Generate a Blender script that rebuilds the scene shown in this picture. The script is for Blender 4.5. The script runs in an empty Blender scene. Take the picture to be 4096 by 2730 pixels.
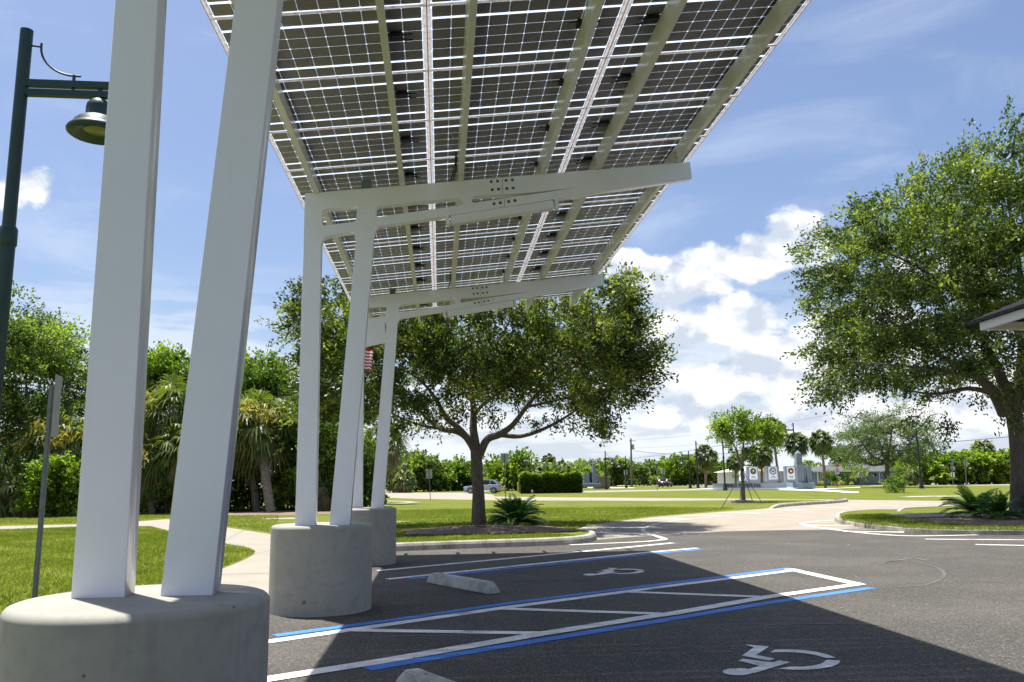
import bpy, math, random
import numpy as np
from mathutils import Vector, Matrix
R = math.radians
random.seed(7)
sc = bpy.context.scene

# ---------------------------------------------------------------- camera
CAM = Vector((0.0, 0.0, 1.38))
FPX = 3308.5248 * 2353 / 4096            # focal length in pixels of a 2353 wide picture
M = np.array([[0.99622786, -0.00180228, 0.08675715], [-0.08582441, -0.16811122, 0.98202484], [-0.01281496, 0.98576639, 0.16763176]])
cd = bpy.data.cameras.new('camera')
cam = bpy.data.objects.new('camera', cd)
sc.collection.objects.link(cam)
cd.sensor_width = 36.0
cd.lens = 3308.5248 / 4096 * 36
cd.clip_start = 0.05
cd.clip_end = 5000
cam.matrix_world = Matrix(((M[0, 0], M[0, 1], -M[0, 2], CAM.x), (M[1, 0], M[1, 1], -M[1, 2], CAM.y), (M[2, 0], M[2, 1], -M[2, 2], CAM.z), (0, 0, 0, 1)))
sc.camera = cam

def ray(x, y):
    return M @ np.array([(x - 1176.5) / FPX, (784.1 - y) / FPX, 1.0])
def at(x, y, Y, dz=0):
    d = ray(x, y); s = Y / d[1]
    return Vector((d[0] * s, Y, d[2] * s + 1.38 + dz))
def gp(x, y, z=0.0):
    d = ray(x, y); s = (z - 1.38) / d[2]
    return Vector((d[0] * s, d[1] * s, z))
def azel(x, y):
    d = ray(x, y)
    return math.atan2(d[0], d[1]), math.atan2(d[2], math.hypot(d[0], d[1]))

# ---------------------------------------------------------------- light and sky
SUN = Vector((-0.165, 0.20, 1.0)).normalized()     # towards the sun
sl = bpy.data.lights.new('sun', 'SUN'); sl.energy = 5.0; sl.angle = R(0.55); sl.color = (1.0, 0.955, 0.88)
so = bpy.data.objects.new('sun', sl); sc.collection.objects.link(so)
so.rotation_euler = SUN.to_track_quat('Z', 'Y').to_euler()
sc.view_settings.view_transform = 'Standard'
try: sc.view_settings.look = 'None'
except Exception: pass
sc.view_settings.exposure = 0.86
sc.view_settings.gamma = 1.0
sc.cycles.max_bounces = 7
sc.cycles.diffuse_bounces = 4
sc.cycles.transparent_max_bounces = 16
sc.cycles.caustics_reflective = False
sc.cycles.caustics_refractive = False
sc.cycles.use_denoising = True

W = bpy.data.worlds.new('World'); sc.world = W; W.use_nodes = True
nt = W.node_tree; nt.nodes.clear()
class NB:
    def __init__(s, nt): s.nt = nt
    def n(s, t, **k):
        nd = s.nt.nodes.new(t)
        for a, b in k.items(): setattr(nd, a, b)
        return nd
    def link(s, a, b): s.nt.links.new(a, b)
    def setin(s, sock, v):
        if hasattr(v, 'is_output'): s.link(v, sock)
        elif v is not None: sock.default_value = v
    def math(s, op, a, b=None, c=None, clamp=False):
        nd = s.n('ShaderNodeMath', operation=op); nd.use_clamp = clamp
        s.setin(nd.inputs[0], a)
        if b is not None: s.setin(nd.inputs[1], b)
        if c is not None: s.setin(nd.inputs[2], c)
        return nd.outputs[0]
    def vec(s, op, a, b=None):
        nd = s.n('ShaderNodeVectorMath', operation=op)
        s.setin(nd.inputs[0], a)
        if b is not None: s.setin(nd.inputs[1], b)
        return nd.outputs['Value'] if op in ('LENGTH', 'DOT_PRODUCT') else nd.outputs[0]
    def noise(s, v, scale, detail=4, rough=.55, dist=0.0):
        nd = s.n('ShaderNodeTexNoise'); s.setin(nd.inputs['Vector'], v)
        nd.inputs['Scale'].default_value = scale; nd.inputs['Detail'].default_value = detail
        nd.inputs['Roughness'].default_value = rough; nd.inputs['Distortion'].default_value = dist
        return nd.outputs[0]
    def mix(s, f, a, b, mode='MIX'):
        nd = s.n('ShaderNodeMix', data_type='RGBA'); nd.blend_type = mode
        s.setin(nd.inputs[0], f); s.setin(nd.inputs[6], a); s.setin(nd.inputs[7], b)
        return nd.outputs[2]
    def smooth(s, v, a, b, lo=0.0, hi=1.0):
        nd = s.n('ShaderNodeMapRange'); nd.interpolation_type = 'SMOOTHSTEP'
        s.setin(nd.inputs[0], v)
        for i, q in enumerate((a, b, lo, hi)): nd.inputs[i + 1].default_value = q
        return nd.outputs[0]

def c4(c): return (c[0], c[1], c[2], 1.0)
w = NB(nt)
out = w.n('ShaderNodeOutputWorld'); bg = w.n('ShaderNodeBackground'); w.link(bg.outputs[0], out.inputs[0])
sky = w.n('ShaderNodeTexSky', sky_type='NISHITA'); sky.sun_disc = False
sky.sun_elevation = math.asin(SUN.z); sky.sun_rotation = math.atan2(SUN.x, SUN.y)
sky.altitude = 0; sky.air_density = 1.0; sky.dust_density = 2.0; sky.ozone_density = 2.0
SKYS = 0.070
bg.inputs['Strength'].default_value = SKYS
tc = w.n('ShaderNodeTexCoord'); sp = w.n('ShaderNodeSeparateXYZ'); w.link(tc.outputs['Generated'], sp.inputs[0])
az = w.math('ARCTAN2', sp.outputs[0], sp.outputs[1])
hz = w.math('SQRT', w.math('ADD', w.math('MULTIPLY', sp.outputs[0], sp.outputs[0]), w.math('MULTIPLY', sp.outputs[1], sp.outputs[1])))
el = w.math('ARCTAN2', sp.outputs[2], hz)
cmb = w.n('ShaderNodeCombineXYZ'); w.link(az, cmb.inputs[0]); w.link(el, cmb.inputs[1]); AE = cmb.outputs[0]
# cloud bodies: centre in the sky (azimuth, elevation) and angular half sizes
CL = [(1830, 560, 95, 72), (1740, 590, 95, 62), (1640, 600, 100, 50), (1500, 640, 110, 45), (1560, 660, 120, 50), (1430, 620, 60, 45),
      (1700, 735, 150, 58), (1560, 760, 130, 55), (1860, 800, 130, 75), (1780, 850, 170, 60), (1620, 870, 160, 55), (1950, 880, 180, 60),
      (1660, 950, 200, 45), (1480, 880, 120, 50), (1900, 960, 240, 35), (2200, 950, 240, 60), (2330, 900, 120, 60), (60, 428, 78, 50), (1100, 960, 160, 28),
      (2050, 760, 160, 70), (2150, 620, 160, 50), (700, 880, 200, 26), (15, 440, 60, 50)]
body = None
for x, y, a, b in CL:
    za, ze = azel(x, y); za2, _ = azel(x + a, y); _, ze2 = azel(x, y - b)
    v = w.vec('MULTIPLY', w.vec('SUBTRACT', AE, (za, ze, 0)), (1 / abs(za2 - za), 1 / abs(ze2 - ze), 0))
    d = w.math('SUBTRACT', 1.0, w.vec('LENGTH', v))
    body = d if body is None else w.math('SMOOTH_MAX', body, d, 0.25)
pv = w.vec('MULTIPLY', AE, (1.0, 1.35, 1.0))
n1 = w.noise(pv, 13.0, 9, .56, 0.15)
n1u = w.noise(w.vec('ADD', pv, (-0.012, 0.030, 0)), 13.0, 5, .5, 0.15)
n2 = w.noise(pv, 34.0, 6, .6)
dens = w.math('ADD', w.math('ADD', w.math('MULTIPLY', body, 0.85), 0.08), w.math('ADD', w.math('MULTIPLY', w.math('SUBTRACT', n1, 0.5), 1.9), w.math('MULTIPLY', w.math('SUBTRACT', n2, 0.5), 0.35)))
cum = w.smooth(dens, 0.02, 0.34)
# far layered clouds low over the horizon and thin high veils
lv = w.vec('MULTIPLY', AE, (2.4, 13.0, 1.0))
nl = w.noise(lv, 3.2, 7, .55, .2)
low = w.math('MULTIPLY', w.smooth(nl, 0.40, 0.56), w.smooth(el, 0.26, 0.08))
low = w.math('MULTIPLY', low, w.smooth(el, -0.01, 0.012))
cv = w.n('ShaderNodeMapping'); w.link(AE, cv.inputs[0]); cv.inputs['Rotation'].default_value = (0, 0, R(28)); cv.inputs['Scale'].default_value = (1.3, 4.2, 1)
nc = w.noise(cv.outputs[0], 2.4, 7, .55, .6)
cir = w.math('MULTIPLY', w.smooth(nc, 0.46, 0.76), 0.42)
shade = w.smooth(w.math('SUBTRACT', n1, n1u), -0.13, 0.10)
thick = w.smooth(dens, 0.15, 1.1)
shade = w.math('SUBTRACT', shade, w.math('MULTIPLY', thick, 0.22), clamp=True)
ccol = w.mix(shade, c4((5.3, 5.9, 6.9)), c4((9.7, 9.7, 9.7)))
lcol = w.mix(w.smooth(nl, 0.44, 0.72), c4((8.1, 8.3, 8.7)), c4((7.2, 7.9, 9.0)))
skc = w.mix(1.0, sky.outputs[0], c4((1.16, 1.18, 1.27)), 'MULTIPLY')
skc = w.mix(w.smooth(el, 0.16, -0.02, 0.0, 0.75), skc, c4((7.0, 7.9, 9.3)))
c = w.mix(cir, skc, c4((6.4, 7.1, 8.4)))
c = w.mix(w.math('MULTIPLY', low, 0.85), c, lcol)
c = w.mix(cum, c, ccol)
w.link(c, bg.inputs[0])

# ---------------------------------------------------------------- materials
MATS = {}
def mat(name):
    if name in MATS: return MATS[name]
    m = bpy.data.materials.new(name); m.use_nodes = True; m.node_tree.nodes.clear(); MATS[name] = m
    return m
def pbr(name, col, rough=.6, var=None, vscale=8, bump=0, bscale=60, metal=0.0, spec=.5, coord='Object', vdetail=6, stretch=None, fine=None, fscale=300, coat=0.0):
    """plain painted / mineral surface: base colour, mottling towards var, fine speckle and bump"""
    m = mat(name); b = NB(m.node_tree)
    o = b.n('ShaderNodeOutputMaterial'); p = b.n('ShaderNodeBsdfPrincipled'); b.link(p.outputs[0], o.inputs[0])
    p.inputs['Roughness'].default_value = rough; p.inputs['Metallic'].default_value = metal
    p.inputs['Specular IOR Level'].default_value = .1 if name == 'shingle' else spec
    p.inputs['Coat Weight'].default_value = coat
    t = b.n('ShaderNodeTexCoord'); v = t.outputs[coord]
    if stretch: v = b.vec('MULTIPLY', v, stretch)
    col_out = c4(col)
    if var is not None:
        f = b.smooth(b.noise(v, vscale, vdetail, .6), .38, .66)
        col_out = b.mix(f, c4(col), c4(var))
    if fine is not None:
        f2 = b.smooth(b.noise(v, fscale, 2, .6), .45, .75)
        col_out = b.mix(f2, col_out, c4(fine))
    b.setin(p.inputs['Base Color'], col_out)
    if name == 'white_steel':
        vo = b.n('ShaderNodeTexVoronoi'); b.link(v, vo.inputs['Vector']); vo.inputs['Scale'].default_value = 3.2
        sepc = b.n('ShaderNodeSeparateColor'); b.link(vo.outputs['Color'], sepc.inputs[0])
        sp_ = b.math('MULTIPLY', b.smooth(vo.outputs['Distance'], .028, .018), b.smooth(sepc.outputs[0], .60, .62))
        run = b.smooth(b.noise(b.vec('MULTIPLY', v, (16, 16, .5)), 1.5, 5, .6), .60, .76)
        col_out = b.mix(b.math('MULTIPLY', run, .07), col_out, c4((.52, .49, .42)))
        col_out = b.mix(b.math('MULTIPLY', sp_, .8), col_out, c4((.16, .13, .10)))
        b.setin(p.inputs['Base Color'], col_out)
    if name == 'pedestal_concrete':
        vo = b.n('ShaderNodeTexVoronoi'); b.link(v, vo.inputs['Vector']); vo.inputs['Scale'].default_value = 9
        sepc = b.n('ShaderNodeSeparateColor'); b.link(vo.outputs['Color'], sepc.inputs[0])
        pit = b.math('MULTIPLY', b.smooth(vo.outputs['Distance'], .085, .05), b.smooth(sepc.outputs[0], .72, .74))
        col_out = b.mix(b.math('MULTIPLY', pit, .8), col_out, c4((.10, .095, .085)))
        sx_ = b.n('ShaderNodeSeparateXYZ'); b.link(t.outputs['Object'], sx_.inputs[0])
        drip = b.smooth(b.noise(b.vec('MULTIPLY', v, (7, 7, .35)), 1.6, 5, .6), .56, .70)
        col_out = b.mix(b.math('MULTIPLY', drip, .22), col_out, c4((.20, .19, .165)))
        b.setin(p.inputs['Base Color'], col_out)
    if bump:
        bn = b.n('ShaderNodeBump'); bn.inputs['Strength'].default_value = bump; bn.inputs['Distance'].default_value = .02
        b.link(b.noise(v, bscale, 5, .6), bn.inputs['Height']); b.link(bn.outputs[0], p.inputs['Normal'])
    return m
def emit_free_leaf(name, stops, trans=.35, rough=.45):
    """leaf: colour picked from the per-leaf attribute 'tint', some light passes through"""
    m = mat(name); b = NB(m.node_tree)
    o = b.n('ShaderNodeOutputMaterial'); a = b.n('ShaderNodeAttribute'); a.attribute_name = 'tint'
    r = b.n('ShaderNodeValToRGB'); b.link(a.outputs['Fac'], r.inputs[0])
    els = r.color_ramp.elements
    while len(els) < len(stops): els.new(0.5)
    for e, (p_, c_) in zip(els, stops): e.position = p_; e.color = c4(c_)
    p = b.n('ShaderNodeBsdfPrincipled'); p.inputs['Roughness'].default_value = rough; p.inputs['Specular IOR Level'].default_value = .35
    b.link(r.outputs[0], p.inputs['Base Color'])
    tr = b.n('ShaderNodeBsdfTranslucent')
    b.link(b.mix(1.0, r.outputs[0], c4((1.5, 1.7, .6)), 'MULTIPLY'), tr.inputs[0])
    mx = b.n('ShaderNodeMixShader'); mx.inputs[0].default_value = trans
    b.link(p.outputs[0], mx.inputs[1]); b.link(tr.outputs[0], mx.inputs[2]); b.link(mx.outputs[0], o.inputs[0])
    return m

def asphalt():
    m = mat('asphalt'); b = NB(m.node_tree)
    o = b.n('ShaderNodeOutputMaterial'); p = b.n('ShaderNodeBsdfPrincipled'); b.link(p.outputs[0], o.inputs[0])
    p.inputs['Roughness'].default_value = .82; p.inputs['Specular IOR Level'].default_value = .28
    t = b.n('ShaderNodeTexCoord'); v = t.outputs['Object']
    big = b.smooth(b.noise(v, .55, 6, .6, .4), .40, .68)
    base = b.mix(big, c4((.064, .060, .051)), c4((.094, .087, .074)))
    streak = b.smooth(b.noise(b.vec('MULTIPLY', v, (.7, 2.2, 1)), 1.6, 7, .68, .8), .60, .74)
    base = b.mix(b.math('MULTIPLY', streak, .35), base, c4((.17, .16, .15)))
    oil = b.smooth(b.noise(b.vec('ADD', v, (9, 3, 0)), .9, 4, .55), .68, .78)
    base = b.mix(b.math('MULTIPLY', oil, .45), base, c4((.035, .034, .034)))
    sc2 = b.smooth(b.noise(b.vec('ADD', v, (4, 8, 0)), 2.6, 8, .75, 1.5), .66, .76)
    base = b.mix(b.math('MULTIPLY', sc2, .5), base, c4((.22, .20, .18)))
    vo = b.n('ShaderNodeTexVoronoi'); b.link(v, vo.inputs['Vector']); vo.inputs['Scale'].default_value = 85
    wn = b.n('ShaderNodeSeparateColor'); b.link(vo.outputs['Color'], wn.inputs[0])
    st = b.smooth(wn.outputs[0], .70, 1.0)
    base = b.mix(b.math('MULTIPLY', st, .45), base, c4((.30, .275, .25)))
    dk = b.smooth(wn.outputs[1], .55, .9)
    base = b.mix(b.math('MULTIPLY', dk, .55), base, c4((.022, .022, .024)))
    b.link(base, p.inputs['Base Color'])
    bn = b.n('ShaderNodeBump'); bn.inputs['Strength'].default_value = .8; bn.inputs['Distance'].default_value = .006
    b.link(vo.outputs['Distance'], bn.inputs['Height']); b.link(bn.outputs[0], p.inputs['Normal'])
    return m
def paint(name, col, under=(.06, .06, .062), wear=.63):
    m = mat(name); b = NB(m.node_tree)
    o = b.n('ShaderNodeOutputMaterial'); p = b.n('ShaderNodeBsdfPrincipled'); b.link(p.outputs[0], o.inputs[0])
    p.inputs['Roughness'].default_value = .7; p.inputs['Specular IOR Level'].default_value = .3
    t = b.n('ShaderNodeTexCoord'); v = t.outputs['Object']
    patchy = b.smooth(b.noise(v, 1.7, 6, .7), .46, .70, .0, .19)
    f = b.smooth(b.math('ADD', b.noise(v, 90, 3, .7), patchy), wear, wear + .08)
    g = b.smooth(b.noise(v, 2.2, 6, .7), .38, .66, .0, .55)
    cc = b.mix(g, c4(col), c4([q * .72 for q in col]))
    b.link(b.mix(f, cc, c4(under)), p.inputs['Base Color'])
    return m
def grass_mat(name, a, bb, dry):
    m = mat(name); b = NB(m.node_tree)
    o = b.n('ShaderNodeOutputMaterial'); p = b.n('ShaderNodeBsdfPrincipled'); b.link(p.outputs[0], o.inputs[0])
    p.inputs['Roughness'].default_value = .9; p.inputs['Specular IOR Level'].default_value = .1
    t = b.n('ShaderNodeTexCoord'); v = t.outputs['Object']
    f = b.smooth(b.noise(v, .35, 7, .65, .3), .35, .65)
    g = b.smooth(b.noise(v, 2.2, 6, .7), .4, .7)
    h = b.smooth(b.noise(v, 38, 4, .7), .35, .7)
    base = b.mix(f, c4(a), c4(bb)); base = b.mix(b.math('MULTIPLY', g, .35), base, c4([q * .7 for q in a]))
    base = b.mix(b.math('MULTIPLY', h, .5), base, c4([q * .45 for q in a]))
    d = b.smooth(b.noise(b.vec('ADD', v, (31, 7, 0)), .9, 7, .75), .57, .72)
    base = b.mix(b.math('MULTIPLY', d, .5), base, c4(dry))
    b.link(base, p.inputs['Base Color'])
    bn = b.n('ShaderNodeBump'); bn.inputs['Strength'].default_value = .6; bn.inputs['Distance'].default_value = .03
    b.link(b.noise(v, 60, 4, .7), bn.inputs['Height']); b.link(bn.outputs[0], p.inputs['Normal'])
    return m

asphalt()
paint('scuff', (.17, .158, .14), (.075, .07, .062), .46); paint('white_paint', (.74, .73, .70)); paint('blue_paint', (.060, .215, .62)); paint('faded_paint', (.66, .62, .56), (.45, .39, .33), .55)
grass_mat('lawn_mat', (.118, .148, .018), (.172, .192, .029), (.30, .24, .13))
pbr('road_concrete', (.280, .246, .190), .85, (.325, .287, .225), .9, .2, 120, fine=(.22, .182, .145), fscale=38, vdetail=9)
pbr('walk_concrete', (.305, .275, .225), .85, (.265, .24, .197), 1.1, .12, 90, fine=(.27, .245, .205), fscale=60, vdetail=9)
pbr('pedestal_concrete', (.305, .295, .26), .8, (.35, .337, .30), 1.3, .10, 160, fine=(.275, .268, .24), fscale=11, vdetail=9)
pbr('kerb_concrete', (.40, .37, .32), .85, (.20, .185, .16), 2.6, .4, 40, fine=(.47, .44, .38), fscale=60, stretch=(1, 1, .25))
pbr('stop_concrete', (.46, .46, .43), .85, (.27, .28, .24), 5, .35, 60, fine=(.5, .49, .46), fscale=80)
pbr('white_steel', (.785, .79, .86), .28, (.772, .778, .846), .8, 0, coat=.4, fine=(.755, .762, .828), fscale=2.5)
pbr('purlin_steel', (.68, .67, .62), .35, (.62, .61, .55), 3, 0, coat=.2)
pbr('black_plastic', (.012, .012, .013), .5)
pbr('bolt_steel', (.12, .11, .10), .5, metal=.6)
pbr('groove', (.16, .145, .12), .8)
pbr('green_metal', (.006, .030, .022), .5, (.008, .036, .027), 6, coat=.1)
pbr('lens_glass', (.17, .19, .075), .3)
pbr('dark_metal', (.012, .014, .018), .45)
pbr('galvanised', (.16, .185, .20), .55, (.115, .135, .15), 14, .1, 80, metal=.2)
pbr('sign_back', (.38, .39, .37), .5, (.30, .31, .29), 9, metal=.3)
pbr('sign_white', (.75, .75, .74), .5)
pbr('sign_red', (.50, .03, .03), .5)
pbr('sign_green', (.02, .27, .20), .5)
pbr('sign_orange', (.85, .38, .02), .5)
pbr('letter_dark', (.025, .03, .035), .6)
pbr('bark', (.15, .125, .10), .95, (.085, .070, .055), 22, 1.0, 26, stretch=(1, 1, .25))
pbr('pale_bark', (.21, .18, .15), .95, (.12, .10, .085), 18, .8, 26, stretch=(1, 1, .3))
pbr('palm_bark', (.27, .225, .17), .95, (.14, .11, .085), 9, .8, 30)
pbr('palm_boot', (.36, .30, .22), .95, (.20, .16, .12), 12)
pbr('mulch', (.24, .155, .11), .95, (.10, .06, .042), 18, 1.0, 40, fine=(.33, .23, .17), fscale=28)
pbr('gravel', (.48, .46, .42), .9, (.24, .22, .20), 12, 1.0, 22)
pbr('memorial_grey', (.215, .245, .285), .6, (.195, .225, .262), 3)
pbr('memorial_white', (.78, .78, .76), .6)
pbr('white_slab', (.72, .74, .76), .7)
pbr('house_blue', (.16, .23, .29), .7, (.145, .21, .27), 3)
pbr('house_white', (.72, .70, .66), .7)
pbr('house_brown', (.23, .17, .13), .8)
pbr('roof_grey', (.075, .075, .085), .85, (.10, .10, .11), 4, .3, 20)
pbr('roof_pale', (.60, .585, .55), .8)
pbr('shingle', (.012, .013, .017), .9, (.022, .023, .028), 12, .6, 30)
pbr('fascia_white', (.80, .79, .77), .5)
pbr('window_dark', (.015, .018, .022), .12)
pbr('shutter', (.62, .66, .68), .5)
pbr('car_silver', (.33, .385, .46), .28, metal=.35, coat=.8)
pbr('car_black', (.012, .012, .015), .25, coat=.8)
pbr('tyre', (.015, .015, .016), .8)
pbr('rim', (.50, .51, .53), .3, metal=.7)
pbr('lamp_clear', (.75, .76, .76), .15)
pbr('tail_red', (.45, .012, .012), .25)
pbr('chrome_dark', (.10, .11, .12), .3, metal=.5)
pbr('yellow_paint', (.72, .45, .04), .5); pbr('hydrant_green', (.03, .42, .36), .5)
pbr('flag_red', (.52, .02, .03), .8); pbr('flag_white', (.75, .75, .75), .8); pbr('flag_blue', (.02, .03, .18), .8)
pbr('gold', (.42, .30, .06), .5); pbr('army_green', (.045, .075, .03), .6); pbr('navy_blue', (.02, .04, .14), .6)
pbr('wood_pole', (.17, .155, .135), .9, (.11, .10, .09), 9, .4, 40, stretch=(1, 1, .1))
pbr('wire', (.02, .02, .022), .6)
pbr('strap', (.01, .01, .01), .7)
pbr('dead_leaf', (.27, .20, .12), .9)
emit_free_leaf('oak_leaf', [(0, (.018, .031, .009)), (.35, (.050, .077, .018)), (.65, (.115, .160, .034)), (1, (.32, .33, .06))], .38)
emit_free_leaf('oak_leaf_olive', [(0, (.021, .036, .012)), (.35, (.055, .087, .024)), (.65, (.124, .176, .044)), (1, (.31, .35, .075))], .39)
emit_free_leaf('deep_leaf', [(0, (.030, .052, .014)), (.45, (.110, .162, .036)), (1, (.31, .39, .085))], .45)
emit_free_leaf('grey_leaf', [(0, (.045, .075, .030)), (.5, (.100, .155, .055)), (1, (.22, .28, .09))], .38)
emit_free_leaf('bright_leaf', [(0, (.030, .058, .010)), (.45, (.110, .178, .024)), (1, (.31, .40, .05))], .45)
emit_free_leaf('hedge_leaf', [(0, (.018, .036, .008)), (.45, (.065, .115, .016)), (.8, (.22, .31, .035)), (1, (.40, .50, .06))], .3)
emit_free_leaf('palm_leaf', [(0, (.035, .060, .016)), (.4, (.090, .130, .032)), (.8, (.21, .24, .075)), (1, (.34, .33, .11))], .35, .45)
emit_free_leaf('palm_dead', [(0, (.13, .095, .055)), (1, (.36, .28, .17))], .2, .8)
emit_free_leaf('palm_flower', [(0, (.34, .30, .06)), (1, (.55, .46, .12))], .3, .8)
emit_free_leaf('cycad_leaf', [(0, (0.018, 0.051, 0.015)), (.6, (0.045, 0.128, 0.022)), (1, (0.128, 0.285, 0.038))], .25, .35)
emit_free_leaf('grass_blade', [(0, (.085, .120, .012)), (.5, (.160, .195, .022)), (.9, (.245, .268, .042)), (1, (.44, .40, .22))], .45, .6)

def glassy():
    m = mat('panel_glass_top'); b = NB(m.node_tree); o = b.n('ShaderNodeOutputMaterial')
    tr = b.n('ShaderNodeBsdfTransparent'); tr.inputs[0].default_value = (.93, .96, 1, 1)
    tl = b.n('ShaderNodeBsdfTranslucent'); tl.inputs[0].default_value = (.40, .47, .56, 1)
    mx = b.n('ShaderNodeMixShader'); mx.inputs[0].default_value = .90
    b.link(tr.outputs[0], mx.inputs[1]); b.link(tl.outputs[0], mx.inputs[2]); b.link(mx.outputs[0], o.inputs[0])
    m = mat('panel_glass_bottom'); b = NB(m.node_tree); o = b.n('ShaderNodeOutputMaterial')
    tr = b.n('ShaderNodeBsdfTransparent'); gl = b.n('ShaderNodeBsdfGlossy'); gl.inputs['Roughness'].default_value = .30
    fr = b.n('ShaderNodeFresnel'); fr.inputs[0].default_value = 1.22
    mx = b.n('ShaderNodeMixShader'); b.link(fr.outputs[0], mx.inputs[0])
    b.link(tr.outputs[0], mx.inputs[1]); b.link(gl.outputs[0], mx.inputs[2]); b.link(mx.outputs[0], o.inputs[0])
    m = mat('cell'); b = NB(m.node_tree); o = b.n('ShaderNodeOutputMaterial'); p = b.n('ShaderNodeBsdfPrincipled'); b.link(p.outputs[0], o.inputs[0])
    t = b.n('ShaderNodeTexCoord'); v = t.outputs['Object']
    f = b.smooth(b.noise(b.vec('MULTIPLY', v, (.6, 40, 1)), 3, 3, .6), .35, .7)
    oi = b.n('ShaderNodeObjectInfo')
    base = b.mix(f, c4((.36, .35, .315)), c4((.31, .30, .27)))
    base = b.mix(oi.outputs['Random'], base, b.mix(1.0, base, c4((1.0, .93, .90)), 'MULTIPLY'))
    b.link(base, p.inputs['Base Color']); p.inputs['Roughness'].default_value = .5
    m = mat('gasket'); b = NB(m.node_tree); o = b.n('ShaderNodeOutputMaterial')
    t = b.n('ShaderNodeTexCoord'); v = t.outputs['Object']
    f = b.smooth(b.noise(v, 16, 6, .7), .46, .74)
    col = b.mix(f, c4((.66, .65, .65)), c4((.48, .37, .29)))
    d = b.n('ShaderNodeBsdfDiffuse'); tl = b.n('ShaderNodeBsdfTranslucent'); b.link(col, d.inputs[0]); b.link(col, tl.inputs[0])
    mx = b.n('ShaderNodeMixShader'); mx.inputs[0].default_value = .72
    b.link(d.outputs[0], mx.inputs[1]); b.link(tl.outputs[0], mx.inputs[2]); b.link(mx.outputs[0], o.inputs[0])
glassy()
pbr('rust', (.34, .20, .11), .9, (.55, .45, .36), 30)

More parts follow.
